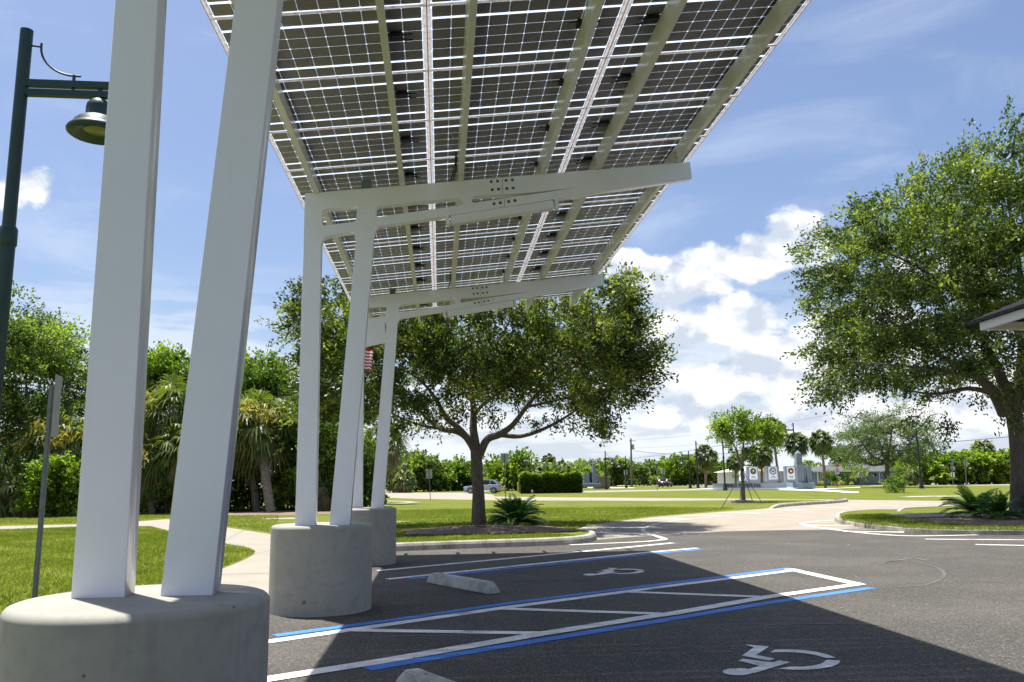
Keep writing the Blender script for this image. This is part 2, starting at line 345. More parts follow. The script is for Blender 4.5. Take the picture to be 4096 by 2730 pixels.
# ---------------------------------------------------------------- helpers
def tag(o, label=None, cat=None, group=None, kind=None):
    if label: o['label'] = label
    if cat: o['category'] = cat
    if group: o['group'] = group
    if kind: o['kind'] = kind
    return o
def empty(name, loc=(0, 0, 0), label=None, cat=None, group=None, parent=None):
    o = bpy.data.objects.new(name, None); sc.collection.objects.link(o); o.empty_display_size = .2
    o.location = loc
    if parent: o.parent = parent
    return tag(o, label, cat, group)
class MB:
    """collects shapes in world (or thing-local) coordinates and links them as one mesh object"""
    def __init__(s): s.v = []; s.f = []; s.m = []; s.sm = []
    def add(s, vs, fs, mi=0, smooth=False):
        k = len(s.v); s.v += [tuple(q) for q in vs]
        for q in fs: s.f.append([k + i for i in q]); s.m.append(mi); s.sm.append(smooth)
    def box(s, c, size, rz=0, mi=0, X=None, Y=None, Z=None):
        c = Vector(c); hx, hy, hz = [q / 2 for q in size]
        if X is None:
            X = Vector((math.cos(rz), math.sin(rz), 0)); Y = Vector((-math.sin(rz), math.cos(rz), 0)); Z = Vector((0, 0, 1))
        vs = [c + X * (a * hx) + Y * (b * hy) + Z * (d * hz) for a, b, d in ((-1, -1, -1), (1, -1, -1), (1, 1, -1), (-1, 1, -1), (-1, -1, 1), (1, -1, 1), (1, 1, 1), (-1, 1, 1))]
        s.add(vs, [(0, 3, 2, 1), (4, 5, 6, 7), (0, 1, 5, 4), (1, 2, 6, 5), (2, 3, 7, 6), (3, 0, 4, 7)], mi)
    def tube(s, pts, rad, n=10, mi=0, cap=True, wob=0.0):
        pts = [Vector(p) for p in pts]
        if not hasattr(rad, '__len__'): rad = [rad] * len(pts)
        vs = []
        up = Vector((0, 0, 1))
        prev = None
        for i, p in enumerate(pts):
            t = (pts[min(i + 1, len(pts) - 1)] - pts[max(i - 1, 0)]).normalized()
            if prev is None:
                a = t.cross(Vector((1, 0, 0))) if abs(t.x) < .9 else t.cross(Vector((0, 1, 0)))
            else: a = prev - t * prev.dot(t)
            a.normalize(); prev = a; b = t.cross(a)
            for k in range(n):
                an = 2 * math.pi * k / n
                r = rad[i] * (1 + (random.uniform(-wob, wob) if wob else 0))
                vs.append(p + a * (math.cos(an) * r) + b * (math.sin(an) * r))
        fs = [(i * n + k, i * n + (k + 1) % n, (i + 1) * n + (k + 1) % n, (i + 1) * n + k) for i in range(len(pts) - 1) for k in range(n)]
        s.add(vs, fs, mi, True)
        if cap:
            s.add(vs[:n], [tuple(reversed(range(n)))], mi); s.add(vs[-n:], [tuple(range(n))], mi)
    def lathe(s, c, prof, n=24, mi=0):
        c = Vector(c); vs = []
        for r, z in prof:
            for k in range(n):
                a = 2 * math.pi * k / n; vs.append(c + Vector((math.cos(a) * r, math.sin(a) * r, z)))
        m = len(prof)
        fs = [(i * n + k, i * n + (k + 1) % n, (i + 1) * n + (k + 1) % n, (i + 1) * n + k) for i in range(m - 1) for k in range(n)]
        s.add(vs, fs, mi, True)
    def prism(s, poly, a, b, mi=0):
        """poly: 2D points mapped by function a (front) and b (back)"""
        n = len(poly); vs = [a(p) for p in poly] + [b(p) for p in poly]
        fs = [tuple(range(n)), tuple(reversed(range(n, 2 * n)))] + [(i, i + n, (i + 1) % n + n, (i + 1) % n) for i in range(n)]
        s.add(vs, fs, mi)
    def build(s, name, mats, parent=None, bevel=0, origin=None):
        me = bpy.data.meshes.new(name); vs = s.v
        off = Vector((0, 0, 0))
        if parent is not None: off = parent_loc(parent)
        if parent is None and origin is not None: off = Vector(origin)
        me.from_pydata([(q[0] - off.x, q[1] - off.y, q[2] - off.z) for q in vs], [], s.f); me.update()
        for mm in (mats if isinstance(mats, (list, tuple)) else [mats]): me.materials.append(MATS[mm])
        for p, mi, sm in zip(me.polygons, s.m, s.sm): p.material_index = mi; p.use_smooth = sm
        o = bpy.data.objects.new(name, me); sc.collection.objects.link(o)
        if parent is not None: o.parent = parent
        elif origin is not None: o.location = off
        if bevel:
            md = o.modifiers.new('bevel', 'BEVEL'); md.width = bevel; md.segments = 2; md.limit_method = 'ANGLE'; md.angle_limit = R(40)
        return o
def parent_loc(p):
    l = Vector((0, 0, 0))
    while p is not None: l += p.location; p = p.parent
    return l
def copy_tree(o, parent=None):
    c = o.copy(); sc.collection.objects.link(c); c.parent = parent
    for ch in list(o.children): copy_tree(ch, c)
    return c
def flat(name, poly, z, m, origin=None):
    """ground sheet traced as a polygon, triangulated"""
    from mathutils.geometry import tessellate_polygon
    vs = [Vector((p[0], p[1], z)) for p in poly]
    b = MB(); b.add(vs, [tuple(t) for t in tessellate_polygon([vs])])
    for f in b.f:
        a, q, r = [vs[i] for i in f]
        if (q - a).cross(r - a).z < 0: f.reverse()
    return b.build(name, m)
def strip(poly, w, z, b, mi=0):
    P = [Vector((p[0], p[1], z)) for p in poly]; L = []; Rr = []
    for i, p in enumerate(P):
        t = (P[min(i + 1, len(P) - 1)] - P[max(i - 1, 0)]); t.z = 0; t.normalize(); n = Vector((-t.y, t.x, 0))
        L.append(p + n * w / 2); Rr.append(p - n * w / 2)
    k = len(P); b.add(L + Rr, [(i, i + k, i + 1 + k, i + 1) for i in range(k - 1)], mi)
def G(l, z=0): return [gp(x, y, z) for x, y in l]
def smoothline(P, n=5):
    out = []
    for i in range(len(P) - 1):
        p0 = P[max(i - 1, 0)]; p1 = P[i]; p2 = P[i + 1]; p3 = P[min(i + 2, len(P) - 1)]
        for k in range(n):
            t = k / n
            out.append(.5 * ((2 * p1) + (p2 - p0) * t + (2 * p0 - 5 * p1 + 4 * p2 - p3) * t * t + (3 * p1 - p0 - 3 * p2 + p3) * t ** 3))
    return out + [P[-1]]

def quads_mesh(name, V, tint, m, parent=None, nv=4, tris=False):
    """V: (n, nv, 3) polygons; tint: (n,)"""
    n = len(V); me = bpy.data.meshes.new(name)
    off = parent_loc(parent) if parent is not None else Vector((0, 0, 0))
    co = (V.reshape(-1, 3) - np.array(off)).astype(np.float32)
    me.vertices.add(n * nv); me.vertices.foreach_set('co', co.ravel())
    me.loops.add(n * nv); me.loops.foreach_set('vertex_index', np.arange(n * nv, dtype=np.int32))
    me.polygons.add(n); me.polygons.foreach_set('loop_start', np.arange(0, n * nv, nv, dtype=np.int32))
    try: me.polygons.foreach_set('loop_total', np.full(n, nv, dtype=np.int32))
    except Exception: pass
    at_ = me.attributes.new('tint', 'FLOAT', 'FACE'); at_.data.foreach_set('value', np.asarray(tint, dtype=np.float32))
    me.update(calc_edges=True); me.materials.append(MATS[m])
    o = bpy.data.objects.new(name, me); sc.collection.objects.link(o)
    if parent is not None: o.parent = parent
    return o
def unit(a): return a / (np.linalg.norm(a, axis=1, keepdims=True) + 1e-9)
def leaf_quads(rng, P, D, size, wid=.45):
    n = len(P); D = unit(D + rng.normal(0, .75, (n, 3)))
    B = unit(np.cross(D, rng.normal(0, 1, (n, 3)) + np.array([0, 0, .6])))
    L = size * rng.uniform(.65, 1.25, (n, 1))
    return np.stack([P, P + D * L * .5 + B * L * wid * .5, P + D * L, P + D * L * .5 - B * L * wid * .5], 1)
def crown(name, parent, lobes, Y, depth, n, size, m, seed, per=14, twig=.4, wid=.5, bias=0.0, hollow=.55, drop=.0, jit=1.0, clump=16, spread=.62):
    """lobes (x, y, rx, ry in photo pixels at distance Y) give the outline; twigs of leaves fill the volume"""
    rng = np.random.default_rng(seed)
    C_, RX, RZ = [], [], []
    for x, y, rx, ry in lobes:
        c = at(x, y, Y); s = Y / FPX * 1.02
        C_.append(c); RX.append(max(.35 * rx * s, rx * s - twig * .8)); RZ.append(max(.35 * ry * s, ry * s - twig * .8))
    C_ = np.array([list(q) for q in C_]); RX = np.array(RX); RZ = np.array(RZ)
    x0, x1 = (C_[:, 0] - RX).min(), (C_[:, 0] + RX).max(); cx_, hw = (x0 + x1) / 2, (x1 - x0) / 2
    wgt = RX * RZ; wgt = wgt / wgt.sum()
    nt_ = n // per
    nc = max(8, nt_ // clump)                                       # leafy clumps, then twigs round each clump
    ic = rng.choice(len(lobes), nc, p=wgt)
    off = unit(rng.normal(0, 1, (nc, 3))) * rng.uniform(0, 1, (nc, 1)) ** hollow * np.where(rng.uniform(0, 1, (nc, 1)) < .06, 1.22, 1)
    Q = C_[ic].copy(); Q[:, 0] += off[:, 0] * RX[ic]; Q[:, 2] += off[:, 2] * RZ[ic]
    env = np.sqrt(np.clip(1 - ((Q[:, 0] - cx_) / hw) ** 2, .03, 1))
    dd = rng.uniform(-1, 1, nc); dd = np.sign(dd) * np.abs(dd) ** .7
    Q[:, 1] += off[:, 1] * RX[ic] * .6 + dd * depth * env
    kc = rng.integers(0, nc, nt_); idx = ic[kc]; ctint = rng.normal(0, .17, nc)
    P = Q[kc] + rng.normal(0, 1, (nt_, 3)) * np.array([1, 1, .7]) * (twig * spread * rng.uniform(.6, 1.3, nc))[kc][:, None]
    ctr = np.array([cx_, Y, C_[:, 2].mean()])
    Dr = unit((P - C_[idx]) * 1.0 + (P - ctr) * .5 + np.array([0, 0, .25 * RZ.mean() - drop]) + rng.normal(0, .35, (nt_, 3)) * RX.mean())
    tl = twig * rng.uniform(.5, 1.5, nt_)
    k = np.tile(np.arange(per), nt_); t = (k + rng.uniform(0, 1, nt_ * per)) / per
    PI = np.repeat(np.arange(nt_), per)
    pos = P[PI] + Dr[PI] * (t * tl[PI])[:, None] + rng.normal(0, .055 * jit * twig / .4, (nt_ * per, 3))
    pos[:, 2] -= (t ** 2) * tl[PI] * .12
    V = leaf_quads(rng, pos, Dr[PI], size, wid)
    tc_ = rng.beta(2.2, 2.6, nt_) + bias + ctint[kc]
    tint = np.clip(tc_[PI] + rng.normal(0, .13, nt_ * per), 0, 1)
    o = quads_mesh(name, V, tint, m, parent)
    return o, P, Dr, tl
def twigs(b, P, Dr, tl, roots, rng, k=160, r=.012, maxd=9):
    """thin woody branches from limb ends out to some of the leaf twigs"""
    idx = rng.choice(len(P), min(k, len(P)), replace=False)
    Rt = np.array([list(q) for q in roots])
    for i in idx:
        p = P[i]; d = np.linalg.norm(Rt - p, axis=1); j = int(np.argmin(d)); q = Rt[j]
        if d[j] > maxd: continue
        mid = (p + q) / 2 + rng.normal(0, .08 * d[j] + .01, 3); mid[2] += .06 * d[j]
        mid2 = (mid + p) / 2 + rng.normal(0, .05 * d[j] + .01, 3)
        e = p + Dr[i] * tl[i] * .7
        R0 = r * (1 + .9 * d[j])
        b.tube([Vector(q), Vector(mid), Vector(mid2), Vector(p), Vector(e)], [R0 * 1.5, R0, R0 * .7, r * .6, r * .25], 4, cap=False)
def tree(name, base, limbs, lobes, Y, depth, n, size, leaf, seed, label, cat='tree', group=None, bark='bark', tw=120, twr=.012, **kw):
    """limbs: lists of (x, y, dY, radius) in photo pixels, first one is the trunk"""
    t = empty(name, base, label, cat, group)
    b = MB(); ends = []
    for li, L in enumerate(limbs):
        pts = [at(x, y, Y + dY) for x, y, dY, r in L]; rad = [q[3] for q in L]
        if li == 0: pts[0] = Vector(base) - Vector((0, 0, .05))
        P2 = smoothline(pts, 4); R2 = []
        for i in range(len(rad) - 1):
            for k in range(4): R2.append(rad[i] + (rad[i + 1] - rad[i]) * k / 4)
        R2.append(rad[-1])
        if li == 0: R2[0] *= 1.25; R2[1] *= 1.1
        b.tube(P2, R2, 12 if R2[0] > .1 else 7, wob=.04)
        ends += P2[len(P2) // 2:] if li else P2[-2:]
    o, P, Dr, tl = crown('crown', t, lobes, Y, depth, n, size, leaf, seed, **kw)
    twigs(b, P, Dr, tl, ends, np.random.default_rng(seed + 1), tw, twr, 2.2 if n > 100000 else 9)
    b.build('trunk', bark, t)
    return t
def palm(base, top, r, seed, label, group=None, cat='palm tree', nf=34, ns=16, dead=8, tr=.16, boots=True, lowa=-.75, flowers=0, leafm='palm_leaf', wseg=1.0, name='sabal_palm'):
    """fan palm: trunk, fan fronds each a pleated spray of drooping blades, brown skirt"""
    rng = np.random.default_rng(seed)
    t = empty(name, base, label, cat, group); base = Vector(base); top = Vector(top)
    b = MB(); mid = (base + top) / 2 + Vector((rng.normal(0, .04) * (top - base).length, 0, 0)) * .4
    b.tube(smoothline([base - Vector((0, 0, .05)), mid, top], 5), tr, 10, wob=.05)
    if boots:
        L = (top - base).length
        for i in range(int(min(46, L * 14))):
            u = rng.uniform(.35 if L > 3 else .1, 1); p = base.lerp(top, u); a = rng.uniform(0, 6.28)
            d = Vector((math.cos(a), math.sin(a), 0)); p = p + d * tr * .8
            b.tube([p - Vector((0, 0, .08)), p + d * .08 + Vector((0, 0, .1)), p + d * (.10 + .1 * rng.random()) + Vector((0, 0, .28))], [.05, .04, .02], 4)
    b.build('trunk', 'palm_bark', t)
    T = np.array(list(top))
    def fans(nf, lo, hi, rs, m, nm, droop):
        V = []; tint = []
        for i in range(nf):
            az_ = i * 2.399963 + rng.normal(0, .25)
            e = math.asin(np.clip(lo + (hi - lo) * (i + .5) / nf + rng.normal(0, .08), -.99, .99))
            d = np.array([math.cos(az_) * math.cos(e), math.sin(az_) * math.cos(e), math.sin(e)])
            hr = rs * rng.uniform(.42, .55); hub = T + d * hr + np.array([0, 0, -.06 * rs * (1 - math.sin(e))])
            side = np.cross(d, [0, 0, 1.0]); side /= np.linalg.norm(side) + 1e-9; nrm = np.cross(side, d)
            # petiole
            pw = .018 * max(1, wseg * .6)
            V.append([T, T + side * pw, hub + side * pw, hub - side * pw]); tint.append(.55)
            fl = rs * rng.uniform(.50, .62); ft = rng.uniform(.2, .8)
            roll = rng.normal(0, .5)
            for k in range(ns):
                a = (k / (ns - 1) - .5) * 2 * 1.75
                dd = d * math.cos(a) + (side * math.cos(roll) + nrm * math.sin(roll)) * math.sin(a)
                ll = fl * (1 - .25 * abs(a) / 1.75) * rng.uniform(.85, 1.1)
                up = np.cross(dd, side * .3 + nrm); up /= np.linalg.norm(up) + 1e-9
                wv = up * (.026 * rs * wseg * 16 / ns)
                m1 = hub + dd * ll * .55 + np.array([0, 0, -droop * .10 * rs]); e1 = hub + dd * ll * .92 + np.array([0, 0, -droop * rs * rng.uniform(.22, .42)])
                V.append([hub, m1 + wv, m1, m1 - wv]); V.append([m1 + wv, e1, e1, m1 - wv])
                tt = ft + rng.normal(0, .12); tint += [tt, tt + .08]
        quads_mesh(nm, np.array(V), np.clip(tint, 0, 1), m, t)
    fans(nf, lowa, .98, r, leafm, 'fronds', 1.0)
    if dead: fans(dead, -.95, -.55, r * .85, 'palm_dead', 'dead_fronds', 1.6)
    if flowers:
        V = []
        for i in range(flowers):
            a = rng.uniform(0, 6.28); c0 = T + np.array([math.cos(a) * r * .65, -abs(math.sin(a)) * r * .65, r * rng.uniform(-.15, .25)])
            p = c0 + rng.normal(0, .11 * r, (130, 3)); V.append(leaf_quads(rng, p, np.tile([0, 0, -1.], (130, 1)), .16 * r, .2))
        V = np.concatenate(V); quads_mesh('flower_sprays', V, rng.uniform(0, 1, len(V)), 'palm_flower', t)
    return t
def cycad(base, r, seed, label, nf=46, group=None):
    rng = np.random.default_rng(seed); t = empty('cycad_plant', base, label, 'cycad', group)
    V = []; tint = []; B = np.array(list(base)) + np.array([0, 0, .12])
    for i in range(nf):
        a = rng.uniform(0, 6.28); e = rng.uniform(.15, 1.35); L = r * rng.uniform(.75, 1.1)
        h = np.array([math.cos(a), math.sin(a), 0]); pts = []
        for k in range(15):
            u = k / 14; ee = e - 1.25 * u * u * (1.1 - e * .35)
            pts.append((B if k == 0 else pts[-1] + (h * math.cos(ee) + np.array([0, 0, math.sin(ee)])) * L / 14))
        side = np.cross(h, [0, 0, 1.0])
        ft = rng.uniform(.15, .85)
        for k in range(1, 14):
            for s_ in (-1, 1):
                for q in (0, .5):
                    p = pts[k] * (1 - q) + pts[k + 1] * q; d = pts[k + 1] - pts[k]; d = d / np.linalg.norm(d)
                    ll = .22 * r * math.sin(math.pi * min(1, (k + 1.5) / 14.5)) ** .6
                    dd = side * s_ * .85 + d * .5 + np.array([0, 0, .18]); dd /= np.linalg.norm(dd)
                    V.append([p, p + dd * ll * .5 + d * .016, p + dd * ll, p + dd * ll * .5 - d * .016]); tint.append(ft + rng.normal(0, .1))
            n_ = np.array([0, 0, .008]); V.append([pts[k - 1] + n_, pts[k] + n_, pts[k] - n_, pts[k - 1] - n_]); tint.append(.3)
    quads_mesh('fronds', np.array(V), np.clip(tint, 0, 1), 'cycad_leaf', t)
    b = MB(); b.tube([Vector(base) - Vector((0, 0, .05)), Vector(base) + Vector((0, 0, .22))], [.13, .10], 10, wob=.1); b.build('trunk', 'palm_bark', t)
    return t
def text(parent, name, body, size, loc, X, Z, m, ext=.01, align='CENTER'):
    cu = bpy.data.curves.new(name, 'FONT'); cu.body = body; cu.size = size; cu.align_x = align; cu.align_y = 'CENTER'; cu.extrude = ext
    cu.materials.append(MATS[m]); o = bpy.data.objects.new(name, cu); sc.collection.objects.link(o); o.parent = parent
    X = Vector(X).normalized(); Z = Vector(Z).normalized(); N = X.cross(Z)
    dg = bpy.context.evaluated_depsgraph_get(); me = bpy.data.meshes.new_from_object(o.evaluated_get(dg)); me.name = name; bpy.data.objects.remove(o)
    o = bpy.data.objects.new(name, me); sc.collection.objects.link(o); o.parent = parent
    rot = Matrix((X, Z, N)).transposed().to_4x4(); rot.translation = Vector(loc) - parent_loc(parent)
    o.matrix_local = rot
    return o
exec_parts = []

# ================================================================ GROUND
b = MB(); b.add([(-1500, -60, 0), (1500, -60, 0), (1500, 3000, 0), (-1500, 3000, 0)], [(0, 1, 2, 3)])
tag(b.build('lawn', 'lawn_mat'), kind='structure')
# beige concrete road with its sweep into the car park
road = G([(700, 1126), (833, 1127), (882, 1127), (903, 1128.5), (901, 1131), (912, 1132.6), (1065, 1132.6), (1109, 1132.8), (1112, 1134.5), (1134, 1137.5), (1136, 1141.3), (1178, 1142.4), (1337, 1143.6),
          (1494, 1145), (1815, 1147.4), (1943, 1149), (2188, 1152), (2353, 1154), (2700, 1159), (3000, 1200)]) + \
       [Vector((34, 14, 0)), Vector((3.5, 14, 0))] + G([(1368, 1240), (1335, 1222), (1330, 1216), (1345, 1210), (1385, 1203), (1440, 1196), (1494, 1189.5), (1570, 1183), (1651, 1177), (1749, 1170), (1782, 1167),
          (1823, 1162), (1880, 1157), (1925, 1154), (1930, 1151.5), (1880, 1149.6), (1832, 1148.6), (1494, 1151.6), (1337, 1150.9), (1178, 1150.7), (1085, 1149), (963, 1147), (880, 1144), (833, 1141), (700, 1139)])
tag(flat('road', road, .004, 'road_concrete'), kind='structure')
far = G([(1334, 1129), (1637, 1123.2), (1700, 1121.5), (1700, 1124.5), (1637, 1126.2), (1334, 1132.5)])
tag(flat('park_lane', far, .004, 'road_concrete'), kind='structure')
tag(flat('street', G([(1375, 1114.6), (1640, 1114.4), (1876, 1112.6), (2086, 1112.6), (2340, 1110), (2500, 1109), (2500, 1115), (2340, 1116), (2086, 1116.6), (1880, 1117.2), (1640, 1118.3), (1375, 1117.2)]), .008, 'road_concrete'), kind='structure')
# asphalt lot
lot = [Vector((-1.95, -12, 0)), Vector((40, -12, 0))] + G([(2700, 1227.5), (2520, 1230), (2353, 1229.6), (2202, 1228), (2156, 1227), (2087, 1223.4), (2030, 1218.4), (1960, 1217.6), (1911, 1218.3), (1810, 1219), (1666, 1222), (1520, 1231), (1440, 1236), (1376, 1241)]) + \
      G([(1350, 1246), (1262, 1250), (1078, 1258), (911, 1264)]) + [Vector((-1.95, 17.15, 0))]
tag(flat('car_park', lot, .008, 'asphalt'), kind='structure')
tag(flat('parking_bay', G([(960, 1133.2), (1060, 1133), (1112, 1134.8), (1134, 1138), (1136, 1141), (1060, 1140.4)]), .008, 'walk_concrete'), kind='structure')
walk = G([(-260, 1214), (0, 1210), (170, 1206), (305, 1200), (384, 1193.5), (430, 1199), (508, 1211), (560, 1218.5), (621, 1228)]) + [Vector((-1.96, 17.0, 0)), Vector((-1.96, 2.0, 0)), Vector((-2.6, 2.0, 0))] + \
       [Vector((-2.6, 6.0, 0)), Vector((-3.35, 9.5, 0))] + G([(442, 1330), (470, 1322), (498, 1313), (542, 1295.5), (568, 1284), (583, 1275), (587, 1267.7), (571, 1259), (527, 1251.5), (504, 1246), (440, 1231), (381, 1218.5), (346, 1209.6), (305, 1209.6), (170, 1211), (0, 1217), (-260, 1222)])
tag(flat('footpath', walk, .004, 'walk_concrete'), kind='structure')
tag(flat('footpath', G([(500, 1180.5), (616, 1175.8), (757, 1166), (831, 1163.2), (940, 1154.8), (926, 1153.4), (831, 1150.8), (760, 1150), (760, 1148.6), (831, 1149.2), (940, 1152.2), (964, 1154.6), (900, 1161), (831, 1166.6), (757, 1169.6), (616, 1179), (500, 1184)]), .004, 'walk_concrete'), kind='structure')
tag(flat('footpath', G([(1790, 1124.6), (1815, 1124.3), (1875, 1125), (1975, 1131), (1972, 1132.6), (1940, 1132.4), (1925, 1130.6), (1860, 1127.6), (1790, 1126.4)]), .006, 'white_slab'), kind='structure')
tag(flat('footpath', G([(1868, 1124), (1935, 1121.2), (1978, 1119.6), (1975, 1121), (1940, 1122.4), (1868, 1125)]), .006, 'white_slab'), kind='structure')
# far pale footpath in front of the woods
tag(flat('footpath', G([(930, 1120.4), (1180, 1118.6), (1420, 1117), (1420, 1117.8), (1180, 1119.6), (930, 1121.4)]), .004, 'walk_concrete'), kind='structure')

def kerb(base_line, h=.165, w=.17, name='kerb', inward=1, top='kerb_concrete', n=4, taper=0):
    """kerb swept along the traced foot line, with a rounded nose; inward=+1: kerb lies left of the line"""
    P = smoothline([Vector((p[0], p[1], 0)) for p in base_line], n); prof = [(0, -.03), (.012, h * .62), (.035, h * .9), (.06, h), (w, h), (w, -.03)]
    b = MB(); vs = []
    for i, p in enumerate(P):
        t = P[min(i + 1, len(P) - 1)] - P[max(i - 1, 0)]; t.normalize(); nn = Vector((-t.y, t.x, 0)) * inward
        kz = min(1, (i + .3) / taper) if taper else 1
        for a, z in prof: vs.append(p + nn * a + Vector((0, 0, z * kz)))
    m = len(prof); fs = []
    for i in range(len(P) - 1):
        for k in range(m - 1):
            q = (i * m + k, i * m + k + 1, (i + 1) * m + k + 1, (i + 1) * m + k)
            fs.append(q if inward < 0 else tuple(reversed(q)))
    fs.append(tuple(range(m))); fs.append(tuple(reversed(range((len(P) - 1) * m, len(P) * m))))
    b.add(vs, fs)
    return tag(b.build(name, top), kind='structure'), P
k1 = [Vector((-1.9, 17.02, 0))] + G([(911, 1268), (1078.6, 1261.6), (1262, 1255), (1340, 1249.5), (1366, 1244), (1371, 1238), (1362, 1233.5), (1345, 1231.5)])
kerb(k1)
kerb(G([(1775, 1169.6), (1782, 1168.5), (1800, 1165.8), (1823, 1163.5), (1870, 1160.2), (1914, 1157.5), (1945, 1154.2), (1947, 1152.6), (1925, 1151.4)]), taper=7)
ki = G([(2075, 1180.8), (2017.6, 1180.5), (1975, 1182), (1939, 1186), (1921, 1191), (1917, 1197.5), (1928, 1203.5), (1948, 1208), (1994.5, 1215), (2040.7, 1220), (2087, 1225), (2156, 1228.5), (2202.5, 1229.6), (2353, 1231), (2520, 1231.5), (2700, 1229)])
_, KP = kerb(ki)
ki2 = G([(2057, 1186), (2064, 1180), (2075, 1177), (2120, 1174.5), (2188.6, 1171), (2353, 1164), (2520, 1158)])
kerb(ki2, inward=-1)
# turf behind the kerbs, level with their tops and falling away
def bank(name, line, width, h, inward=1, m='lawn_mat', off=.13, taper=0):
    P = smoothline([Vector((p[0], p[1], 0)) for p in line], 4); b = MB(); vs = []
    for i, p in enumerate(P):
        t = P[min(i + 1, len(P) - 1)] - P[max(i - 1, 0)]; t.normalize(); nn = Vector((-t.y, t.x, 0)) * inward
        hh = h * min(1, (i + .05) / taper, (len(P) - 1 - i + .05) / taper) if taper else h
        for a, z in ((off, hh - .012), (off + .25, hh), (off + width * .5, hh * .7), (off + width, -.01)): vs.append(p + nn * a + Vector((0, 0, z)))
    fs = []
    for i in range(len(P) - 1):
        for k in range(3):
            q = (i * 4 + k, (i + 1) * 4 + k, (i + 1) * 4 + k + 1, i * 4 + k + 1); fs.append(q if inward > 0 else tuple(reversed(q)))
    b.add(vs, fs, 0, True)
    return tag(b.build(name, m), kind='structure')
bank('grass_verge', k1[:-2], 3.6, .158)
bank('grass_verge', G([(1800, 1165.8), (1823, 1163.5), (1870, 1160.2), (1914, 1157.5), (1940, 1154.4)]), 3.0, .155, taper=5)
isl = [Vector((p.x, p.y, 0)) for p in KP]
isl_in = []
for i, p in enumerate(isl):
    t = isl[min(i + 1, len(isl) - 1)] - isl[max(i - 1, 0)]; t.normalize(); isl_in.append(p + Vector((-t.y, t.x, 0)) * .12)
isl_poly = isl_in + [Vector((30, 22, 0))] + G([(2353, 1166), (2188, 1172.5), (2120, 1176), (2078, 1179.5)])
tag(flat('island_turf', isl_poly, .158, 'lawn_mat'), kind='structure')

def blob_patch(name, cx, cy, rx, ry, z, h, m, seed, rot=0.0):
    rng = np.random.default_rng(seed); b = MB(); n = 44; rings = [0, .35, .7, .92, 1.0]; vs = []
    nz = [1 + .12 * math.sin(3 * a + seed) + .07 * math.sin(7 * a + 2 * seed) + rng.normal(0, .02) for a in np.linspace(0, 2 * math.pi, n, endpoint=False)]
    for r in rings:
        for k in range(n):
            a = 2 * math.pi * k / n; x = math.cos(a) * rx * r * nz[k]; y = math.sin(a) * ry * r * nz[k]
            vs.append((cx + x * math.cos(rot) - y * math.sin(rot), cy + x * math.sin(rot) + y * math.cos(rot), z + h * (1 - r ** 2) + rng.normal(0, .006) * (r < 1)))
    fs = [(i * n + k, i * n + (k + 1) % n, (i + 1) * n + (k + 1) % n, (i + 1) * n + k) for i in range(len(rings) - 1) for k in range(n)]
    b.add(vs, [tuple(reversed(f)) for f in fs], 0, True)
    return tag(b.build(name, m), kind='structure')
p = gp(1120, 1221); blob_patch('mulch_bed', p.x, p.y, 2.35, 2.1, .045, .10, 'mulch', 3)
p = gp(1706, 1155); blob_patch('mulch_bed', p.x, p.y, .95, 1.3, .01, .14, 'mulch', 5)
p = gp(2260, 1199, .16); blob_patch('mulch_bed', p.x + 1.1, p.y, 3.1, 1.9, .165, .05, 'mulch', 8)
p = gp(2150, 1184, .16); blob_patch('gravel_bed', p.x + .3, p.y, 2.3, 1.2, .163, .05, 'gravel', 9)
p = gp(640, 1183); blob_patch('mulch_bed', p.x, p.y + .8, 4.2, 1.9, .01, .05, 'mulch', 12)
for i, (x, y, rx, ry) in enumerate([(905, 1200, .6, .5), (655, 1192, 1.0, .5), (2145, 1141, 2.4, 1.2)]):
    p = gp(x, y); blob_patch('bare_patch', p.x, p.y, rx, ry, .006, .0, 'gravel', 20 + i)

for (a_, q_) in [((504, 1290), (640, 1262)), ((470, 1322), (640, 1318)), ((300, 1200.6), (318, 1209)), ((60, 1209.3), (52, 1216)), ((430, 1199.6), (404, 1223)), ((560, 1219), (512, 1246))]:
    b = MB(); strip([gp(*a_), gp(*q_)], .022, .0062, b); tag(b.build('path_joint', 'groove'), kind='structure')
# grass blades on the turf one can make out
def grass(name, quads_, per, h, seed, z=0.0):
    rng = np.random.default_rng(seed); V = []; T = []
    for poly, dens_, zz in quads_:
        poly = np.array([[q[0], q[1]] for q in poly]); lo, hi = poly.min(0), poly.max(0); n = int((hi - lo).prod() * dens_)
        P = rng.uniform(lo, hi, (n, 2)); ins = np.zeros(n, bool); j = len(poly) - 1
        for i in range(len(poly)):
            xi, yi = poly[i]; xj, yj = poly[j]
            c_ = ((yi > P[:, 1]) != (yj > P[:, 1])) & (P[:, 0] < (xj - xi) * (P[:, 1] - yi) / (yj - yi + 1e-12) + xi); ins ^= c_; j = i
        P = P[ins]; n = len(P)
        patch = .5 + .25 * np.sin(P[:, 0] * 1.3 + np.sin(P[:, 1] * .9) * 2) * np.cos(P[:, 1] * 1.1) + .15 * np.sin(P[:, 0] * 4.1) * np.sin(P[:, 1] * 3.7)
        for k in range(per):
            q = np.c_[P + rng.normal(0, .02, (n, 2)), np.full(n, zz)]; a = rng.uniform(0, 6.28, n)
            s_ = np.c_[np.cos(a), np.sin(a), np.zeros(n)]; L = h * rng.uniform(.5, 1.3, (n, 1)) * (.7 + .6 * patch[:, None]); lean = rng.normal(0, .5, (n, 2))
            tip = q + np.c_[lean * L, L[:, 0]]
            V.append(np.stack([q - s_ * .006, q + s_ * .006, tip], 1)); T.append(np.clip(patch + rng.normal(0, .2, n), 0, 1))
    return tag(quads_mesh(name, np.concatenate(V), np.concatenate(T), 'grass_blade', None, 3), kind='stuff')
